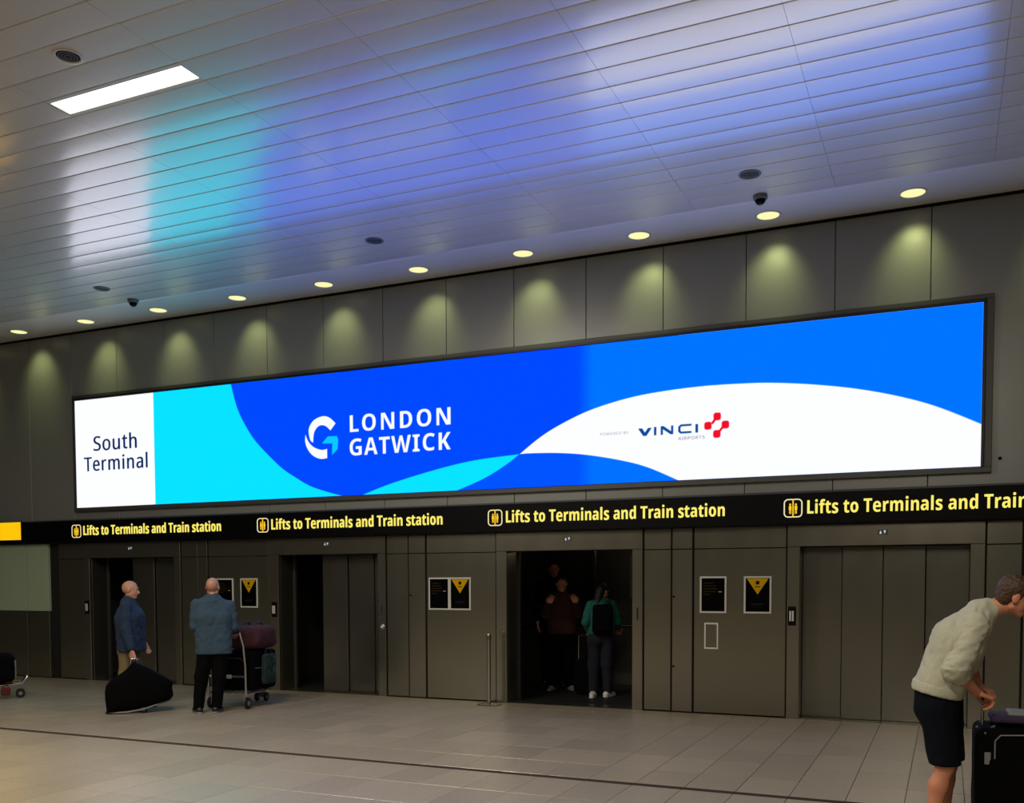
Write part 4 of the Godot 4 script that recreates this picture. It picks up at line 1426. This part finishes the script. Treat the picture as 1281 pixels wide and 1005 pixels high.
# a dressed figure. J holds joints in the node's own axes; arrays are [side 0, side 1]
func figure(label: String, at: Vector3, turn: float, J: Dictionary, S: Dictionary, group := "") -> Node3D:
	var t := thing("person", label, "person", at, turn, group)
	var cb: float = S.get("cell", 0.012)
	var g: float = S.get("girth", 1.0)
	var ud: Vector3 = (J.head - J.neck).normalized()
	var f: Vector3 = J.face.normalized()
	var hu := (ud - f * ud.dot(f)).normalized()
	var hs: float = S.get("head", 1.0)
	# skin, one continuous body with finer grids for the head and hands
	var body := []
	body.append(["c", J.pelvis, J.chest, 0.105 * g, 0.10 * g])
	body.append(["c", J.chest, J.neck, 0.10 * g, 0.055])
	body.append(["c", J.neck, J.head - hu * 0.03, 0.056, 0.052])
	for i in 2:
		body.append(["c", J.chest.lerp(J.sh[i], 0.3), J.sh[i], 0.07, 0.045])
		body.append(["c", J.sh[i], J.el[i], 0.043, 0.037])
		body.append(["c", J.el[i], J.el[i].lerp(J.wr[i], 0.3), 0.038, 0.040])
		body.append(["c", J.el[i].lerp(J.wr[i], 0.3), J.wr[i], 0.040, 0.025])
		body.append(["c", J.pelvis.lerp(J.hip[i], 0.5), J.hip[i], 0.095, 0.085])
		var lr: float = 0.052 if S.get("shorts", false) else 0.045
		body.append(["c", J.hip[i], J.kn[i], 0.078, lr])
		var calf: Vector3 = J.kn[i].lerp(J.an[i], 0.3) - J.toe[i].normalized() * 0.015
		body.append(["c", J.kn[i], calf, lr, lr + 0.003])
		body.append(["c", calf, J.an[i], lr + 0.003, 0.034])
		body.append(["c", J.an[i], J.an[i] + J.toe[i].normalized() * 0.13 - Vector3.UP * 0.035, 0.034, 0.026])
	var meshes := [field_mesh(body, cb * 1.1, 0.03)]
	var hp := head_prims(J.head, f, hu, hs)
	hp.append(["c", J.neck.lerp(J.head, 0.3), J.head - hu * 0.05, 0.054, 0.052])
	meshes.append(field_mesh(hp, S.get("head_cell", 0.006), 0.012))
	for i in 2:
		var hd: Vector3 = J.hand[i][0].normalized()
		var hn: Vector3 = (J.hand[i][1] - hd * J.hand[i][1].dot(hd)).normalized()
		var th: Vector3 = hd.cross(hn).normalized() * J.hand[i][2]
		var pr := hand_prims(J.wr[i], hd, hn, th, J.hand[i][3])
		pr.append(["c", J.wr[i] - hd * 0.03, J.wr[i] + hd * 0.02, 0.025, 0.022])
		meshes.append(field_mesh(pr, S.get("hand_cell", 0.004), 0.006))
	part("body", join(meshes), S.skin, t)
	# eyes
	var r := f.cross(hu).normalized()
	for q in [-1.0, 1.0]:
		var ey := part("eye", ball(0.0095 * hs, 10), M.eye, t, J.head + hu * 0.004 * hs + f * 0.073 * hs + r * 0.031 * hs * q)
		part("iris", ball(0.0055 * hs, 8), M.iris, ey, f * 0.0058 * hs)
	# hair
	if S.has("hair"):
		var B := Basis(r, hu, f)
		var c: Vector3 = J.head
		var hr := []
		if S.hair == "short":
			hr.append(["e", c + hu * 0.040 * hs - f * 0.018 * hs, B, Vector3(0.083, 0.090, 0.100) * hs])
			hr.append(["e", c - hu * 0.015 * hs - f * 0.055 * hs, B, Vector3(0.070, 0.075, 0.056) * hs])
			hr.append(["e", c + hu * 0.095 * hs + f * 0.045 * hs, B, Vector3(0.062, 0.03, 0.045) * hs])
		elif S.hair == "fringe":
			hr.append(["e", c - hu * 0.008 * hs - f * 0.03 * hs, B, Vector3(0.080, 0.038, 0.084) * hs])
		elif S.hair == "long":
			hr.append(["e", c + hu * 0.036 * hs - f * 0.02 * hs, B, Vector3(0.087, 0.096, 0.102) * hs])
			hr.append(["c", c - f * 0.05 * hs, c - f * 0.07 * hs - hu * 0.17 * hs, 0.080 * hs, 0.060 * hs])
		var hc := [[c + f * 0.045 * hs + hu * 0.03 * hs, (f * 1.0 - hu * 0.55).normalized()]]
		if S.hair == "fringe": hc = [[c + f * 0.02 * hs, f], [c + hu * 0.03 * hs, hu]]
		part("hair", field_mesh(hr, S.get("head_cell", 0.006), 0.02, hc, 0.006 if S.hair != "fringe" else 0.002, 45.0, 5), S.hair_mat, t)
	# top
	var tp := []
	var lat: Vector3 = (J.sh[1] - J.sh[0])
	var hem: Vector3 = J.hem
	var tw: float = S.get("torso", 0.135) * g
	for q in [-0.27, 0.0, 0.27]:
		tp.append(["c", hem + lat * q * 0.9, J.chest + lat * q, tw * 0.98, tw])
		tp.append(["c", J.chest + lat * q, J.neck - ud * 0.045 + lat * q * 0.55, tw, 0.075])
	tp.append(["c", J.sh[0].lerp(J.sh[1], 0.05), J.sh[1].lerp(J.sh[0], 0.05), 0.067, 0.067])
	tp.append(["c", J.neck - ud * 0.03, J.neck + ud * 0.012, 0.078, 0.068])
	var cloth := []
	for i in 2:
		var end: Vector3 = J.el[i].lerp(J.wr[i], S.get("sleeve", 0.97))
		var al: float = S.get("sleeve_r", 0.064)
		var sl := [["c", J.sh[i], J.sh[i].lerp(J.el[i], 0.5), al + 0.008, al + 0.008], ["c", J.sh[i].lerp(J.el[i], 0.5), J.el[i], al + 0.008, al], ["c", J.el[i], end, al, al * S.get("cuff", 0.68)]]
		if S.has("bunch"):
			for q in 3:
				var cc: Vector3 = J.sh[i].lerp(J.el[i], 0.72 + 0.13 * q)
				sl.append(["e", cc, Basis.IDENTITY, Vector3(al * 1.16, 0.022, al * 1.16)])
		var cuff_dir: Vector3 = (J.wr[i] - J.el[i]).normalized()
		cloth.append(field_mesh(sl, cb, 0.025, [[end, cuff_dir]] if (J.sh[i] - end).dot(cuff_dir) < -0.1 else [], S.get("wrinkle", 0.008), S.get("wr_freq", 14.0) * 1.2, 33 + i, S.get("arm_stretch", Vector3(1.0, 1.5, 1.0))))
	if S.has("bulk"):
		for b in S.bulk: tp.append(b)
	var dn: Vector3 = S.get("hem_dir", (hem - J.chest).normalized())
	cloth.append(field_mesh(tp, cb, 0.05, [[hem, dn]], S.get("wrinkle", 0.008), S.get("wr_freq", 14.0), 31, S.get("wr_stretch", Vector3.ONE)))
	part(S.top_name, join(cloth), S.top, t)
	if S.has("band"):
		var bd := []
		for q in [-0.27, 0.0, 0.27]:
			bd.append(["c", hem - dn * 0.02 + lat * q * 0.9, hem - dn * 0.05 + lat * q * 0.9, tw * 1.015, tw * 1.015])
		part("waistband", field_mesh(bd, cb, 0.05, [[hem + dn * 0.012, dn], [hem - dn * 0.055, -dn]]), S.top, t)
	# trousers or shorts, one field each
	var bt := []
	var wl: float = S.get("leg_r", 0.092)
	for q in [-0.22, 0.22]:
		bt.append(["c", J.pelvis + lat * q + Vector3.UP * 0.06, J.pelvis + lat * q - Vector3.UP * 0.04, 0.12 * g, 0.125 * g])
	var bc := []
	for i in 2:
		bt.append(["c", J.hip[i], J.kn[i], wl + 0.02, wl])
		if not S.get("shorts", false):
			bt.append(["c", J.kn[i], J.an[i] - Vector3.UP * 0.01, wl, wl * 0.78])
	if S.get("shorts", false):
		bc = [[Vector3(0, S.short_y, 0), Vector3.DOWN]]
	else:
		bc = [[Vector3(0, 0.045, 0), Vector3.DOWN]]
	bc.append([hem - dn * 0.04, -dn])
	part(S.bottom_name, field_mesh(bt, cb, 0.03, bc, S.get("wrinkle", 0.008) * 0.7, 12.0, 37, Vector3(1, 0.5, 1)), S.bottom, t)
	# shoes
	for i in 2:
		var td: Vector3 = J.toe[i].normalized()
		var an: Vector3 = J.an[i]
		var gy := 0.0
		var base := Vector3(an.x, gy, an.z)
		var sh := []
		sh.append(["c", base - td * 0.055 + Vector3.UP * 0.04, base + td * 0.06 + Vector3.UP * 0.038, 0.042, 0.044])
		sh.append(["c", base + td * 0.06 + Vector3.UP * 0.034, base + td * 0.165 + Vector3.UP * 0.026, 0.046, 0.032])
		sh.append(["c", an + Vector3.UP * 0.01, base + Vector3.UP * 0.045, 0.046, 0.046])
		var sm := part("shoe", field_mesh(sh, 0.009, 0.02, [[base + Vector3.UP * 0.012, Vector3.DOWN]]), S.shoe, t)
		var so := []
		so.append(["c", base - td * 0.06 + Vector3.UP * 0.014, base + td * 0.06 + Vector3.UP * 0.014, 0.041, 0.045])
		so.append(["c", base + td * 0.06 + Vector3.UP * 0.014, base + td * 0.168 + Vector3.UP * 0.014, 0.046, 0.036])
		part("sole", field_mesh(so, 0.008, 0.01, [[base + Vector3.UP * 0.001, Vector3.DOWN], [base + Vector3.UP * 0.02, Vector3.UP]]), S.get("sole", M.rubber), sm)
	return t

func ball(r: float, seg := 12) -> ArrayMesh:
	var key := "ball %.4f %d" % [r, seg]
	if box_cache.has(key): return box_cache[key]
	var m := SphereMesh.new()
	m.radius = r
	m.height = r * 2
	m.radial_segments = seg
	m.rings = seg / 2
	var a := ArrayMesh.new()
	a.add_surface_from_arrays(Mesh.PRIMITIVE_TRIANGLES, m.get_mesh_arrays())
	box_cache[key] = a
	return a

func V(x, y, z = 0.0) -> Vector3:
	return Vector3(x, y, z)

# ------------------------------------------------------------------ people
func build_people():
	# bending over the tall suitcase, profile to the right
	figure("person in a pale grey sweatshirt and navy shorts bending over a tall suitcase", Vector3(-0.027, 0, 5.041), 0.0037, {
		"pelvis": V(-0.02, 0.90), "chest": V(0.10, 1.27), "neck": V(0.245, 1.452), "head": V(0.405, 1.545), "face": V(0.93, -0.30, -0.12), "hem": V(-0.02, 0.945),
		"sh": [V(0.185, 1.375, 0.165), V(0.215, 1.375, -0.165)], "el": [V(0.075, 1.105, 0.225), V(0.15, 1.09, -0.235)], "wr": [V(0.205, 0.948, 0.03), V(0.225, 0.965, -0.26)],
		"hand": [[V(0.8, -0.35, -0.6), V(-0.3, -0.9, 0.0), 1.0, 0.95], [V(0.75, -0.45, 0.45), V(-0.3, -0.9, 0.0), -1.0, 0.95]],
		"hip": [V(-0.02, 0.86, 0.10), V(0.02, 0.86, -0.10)], "kn": [V(0.03, 0.49, 0.10), V(0.055, 0.49, -0.10)], "an": [V(-0.045, 0.085, 0.10), V(0.025, 0.085, -0.10)], "toe": [V(1, 0, 0.1), V(1, 0, -0.15)]}, {
		"cell": 0.012, "head_cell": 0.0045, "hand_cell": 0.0033, "skin": M.skin, "hair": "short", "hair_mat": M.hair_brown, "top_name": "sweatshirt", "top": M.sweater, "bottom_name": "shorts", "bottom": M.navy,
		"shoe": M.shoe_grey, "sleeve": 0.34, "sleeve_r": 0.068, "cuff": 0.86, "torso": 0.138, "wrinkle": 0.010, "wr_freq": 15.0, "wr_stretch": Vector3(1.5, 0.7, 0.6), "arm_stretch": Vector3(0.7, 1.9, 0.7), "bunch": true, "shorts": true, "short_y": 0.50, "leg_r": 0.09, "hem_dir": V(-0.23, -0.97).normalized(), "band": true, "girth": 1.05})
	# standing with back to the camera, hands on the trolley
	figure("bald person seen from behind in a blue-grey shirt and black trousers at a trolley", Vector3(-8.351, 0, 2.274), 0.7296, {
		"pelvis": V(0.03, 0.84), "chest": V(0.03, 1.20), "neck": V(0.03, 1.43), "head": V(0.035, 1.565, -0.01), "face": V(0.35, -0.05, -1.0), "hem": V(0.035, 0.735),
		"sh": [V(-0.165, 1.355), V(0.235, 1.335)], "el": [V(-0.185, 1.08, 0.0), V(0.275, 1.06, -0.02)], "wr": [V(-0.07, 0.98, -0.18), V(0.28, 0.99, -0.22)],
		"hand": [[V(0.2, -0.1, -1), V(0, -1, 0), 1.0, 0.9], [V(0.0, -0.1, -1), V(0, -1, 0), -1.0, 0.9]],
		"hip": [V(-0.06, 0.78), V(0.11, 0.78)], "kn": [V(-0.12, 0.45), V(0.09, 0.45)], "an": [V(-0.165, 0.075), V(0.055, 0.075)], "toe": [V(-0.3, 0, -1), V(0.35, 0, -1)]}, {
		"cell": 0.015, "head_cell": 0.007, "hand_cell": 0.005, "skin": M.skin_pale, "top_name": "shirt", "top": M.blue_shirt, "bottom_name": "trousers", "bottom": M.black_cloth, "shoe": M.shoe_black, "sole": M.shoe_grey, "torso": 0.122, "leg_r": 0.082, "wrinkle": 0.010, "sleeve_r": 0.060})
	# walking to the right with the holdall
	figure("bald person in a blue jacket walking with a large black holdall", Vector3(-9.557, 0, 2.391), 0.8034, {
		"pelvis": V(-0.03, 0.82), "chest": V(-0.01, 1.17), "neck": V(-0.02, 1.395), "head": V(0.005, 1.53), "face": V(1.0, -0.05, 0.25), "hem": V(0.0, 0.745),
		"sh": [V(-0.05, 1.32, 0.18), V(0.02, 1.32, -0.18)], "el": [V(-0.06, 1.04, 0.25), V(0.06, 1.05, -0.22)], "wr": [V(0.005, 0.765, 0.345), V(0.16, 0.84, -0.2)],
		"hand": [[V(0.15, -1.0, 0.15), V(0.5, 0.0, -0.9), -1.0, 0.9], [V(0.3, -1, 0), V(0.4, 0, 0.9), 1.0, 0.5]],
		"hip": [V(-0.05, 0.78, 0.09), V(-0.03, 0.78, -0.09)], "kn": [V(-0.08, 0.44, 0.09), V(0.08, 0.45, -0.09)], "an": [V(-0.15, 0.085, 0.09), V(0.10, 0.075, -0.09)], "toe": [V(1, 0, 0.1), V(1, 0, -0.1)]}, {
		"cell": 0.015, "head_cell": 0.007, "hand_cell": 0.005, "skin": M.skin_pale, "top_name": "jacket", "top": M.blue_jacket, "bottom_name": "trousers", "bottom": M.khaki, "shoe": M.shoe_black, "torso": 0.15, "leg_r": 0.08, "wrinkle": 0.010, "sleeve_r": 0.07,
		"bulk": [["c", V(0.10, 0.72, 0.03), V(0.06, 1.2, 0.02), 0.085, 0.08]], "girth": 1.05})
	# three people in the open lift
	figure("person in a teal top and navy trousers with a dark rucksack inside the open lift", Vector3(-4.419, 0, -1.099), 0.3343, {
		"pelvis": V(0.02, 0.85), "chest": V(0.03, 1.16), "neck": V(0.03, 1.35), "head": V(0.04, 1.475, -0.02), "face": V(0.75, -0.25, -0.7), "hem": V(0.02, 0.86),
		"sh": [V(-0.12, 1.29, 0.06), V(0.17, 1.29, -0.06)], "el": [V(-0.19, 1.05, 0.10), V(0.25, 1.05, -0.06)], "wr": [V(-0.14, 0.90, -0.04), V(0.26, 0.95, -0.24)],
		"hand": [[V(0.4, -0.4, -0.8), V(0, -1, 0), 1.0, 0.6], [V(0.1, -0.2, -1), V(0, -1, 0), -1.0, 0.6]],
		"hip": [V(-0.07, 0.81), V(0.11, 0.81)], "kn": [V(-0.08, 0.45), V(0.11, 0.45)], "an": [V(-0.085, 0.075), V(0.115, 0.075)], "toe": [V(-0.15, 0, 1), V(0.5, 0, -0.9)]}, {
		"cell": 0.018, "head_cell": 0.009, "hand_cell": 0.006, "skin": M.skin, "hair": "long", "hair_mat": M.hair_dark, "top_name": "hooded_top", "top": M.teal, "bottom_name": "trousers", "bottom": M.denim, "shoe": M.shoe_white, "sole": M.shoe_white, "torso": 0.115, "leg_r": 0.080, "sleeve_r": 0.058, "head": 0.95})
	var r := thing("backpack", "black backpack worn by the person in the teal top", "bag", Vector3(-4.37, 0.88, -0.965), 0.3343)
	part("body", soft_box(Vector3(0.28, 0.42, 0.18), 0.06, 0.008, 41), M.bag_black, r, Vector3(0.04, 0.21, 0))
	part("pocket", soft_box(Vector3(0.2, 0.18, 0.07), 0.025, 0.004, 42), M.bag_black, r, Vector3(0.04, 0.14, 0.10))
	for s in [-1.0, 1.0]:
		part("strap", tube([Vector3(0.04 + s * 0.09, 0.38, -0.07), Vector3(0.04 + s * 0.10, 0.46, -0.13), Vector3(0.04 + s * 0.10, 0.44, -0.24)], 0.016), M.rubber, r)
	figure("person in a dark red top with raised hands inside the open lift", Vector3(-5.16, 0, -1.55), 0.3773, {
		"pelvis": V(0.0, 0.86), "chest": V(0.0, 1.20), "neck": V(0.0, 1.43), "head": V(0.0, 1.58, 0.02), "face": V(0.1, -0.12, 1.0), "hem": V(0.0, 0.84),
		"sh": [V(-0.17, 1.37), V(0.17, 1.37)], "el": [V(-0.23, 1.12, 0.06), V(0.23, 1.12, 0.06)], "wr": [V(-0.18, 1.28, 0.20), V(0.20, 1.29, 0.20)],
		"hand": [[V(0.3, 0.9, 0.2), V(0.2, 0.0, 1.0), -1.0, 0.5], [V(-0.3, 0.9, 0.2), V(-0.2, 0.0, 1.0), 1.0, 0.5]],
		"hip": [V(-0.09, 0.82), V(0.09, 0.82)], "kn": [V(-0.11, 0.46, 0.02), V(0.11, 0.46, 0.02)], "an": [V(-0.14, 0.075), V(0.13, 0.075)], "toe": [V(-0.3, 0, 1), V(0.35, 0, 1)]}, {
		"cell": 0.018, "head_cell": 0.008, "hand_cell": 0.006, "skin": M.skin, "hair": "short", "hair_mat": M.hair_dark, "top_name": "sweater", "top": M.maroon_top, "bottom_name": "trousers", "bottom": M.black_cloth, "shoe": M.shoe_grey, "torso": 0.13, "leg_r": 0.08})
	figure("tall dark-haired person in black standing behind the person in dark red in the lift", Vector3(-5.52, 0, -2.12), 0.3773, {
		"pelvis": V(0.0, 0.97), "chest": V(0.0, 1.36), "neck": V(0.0, 1.64), "head": V(0.0, 1.80, 0.02), "face": V(0.15, -0.1, 1.0), "hem": V(0.0, 0.92),
		"sh": [V(-0.19, 1.57), V(0.19, 1.57)], "el": [V(-0.25, 1.26, -0.03), V(0.25, 1.26, -0.03)], "wr": [V(-0.24, 0.99, 0.06), V(0.24, 0.99, 0.06)],
		"hand": [[V(0, -1, 0.2), V(1, 0, 0), -1.0, 0.4], [V(0, -1, 0.2), V(-1, 0, 0), 1.0, 0.4]],
		"hip": [V(-0.1, 0.92), V(0.1, 0.92)], "kn": [V(-0.11, 0.5, 0.02), V(0.11, 0.5, 0.02)], "an": [V(-0.12, 0.075), V(0.12, 0.075)], "toe": [V(-0.2, 0, 1), V(0.2, 0, 1)]}, {
		"cell": 0.018, "head_cell": 0.008, "hand_cell": 0.006, "skin": M.skin, "hair": "short", "hair_mat": M.hair_dark, "top_name": "jacket", "top": M.black_cloth, "bottom_name": "trousers", "bottom": M.black_cloth, "shoe": M.shoe_black, "torso": 0.14, "leg_r": 0.085, "head": 1.05})
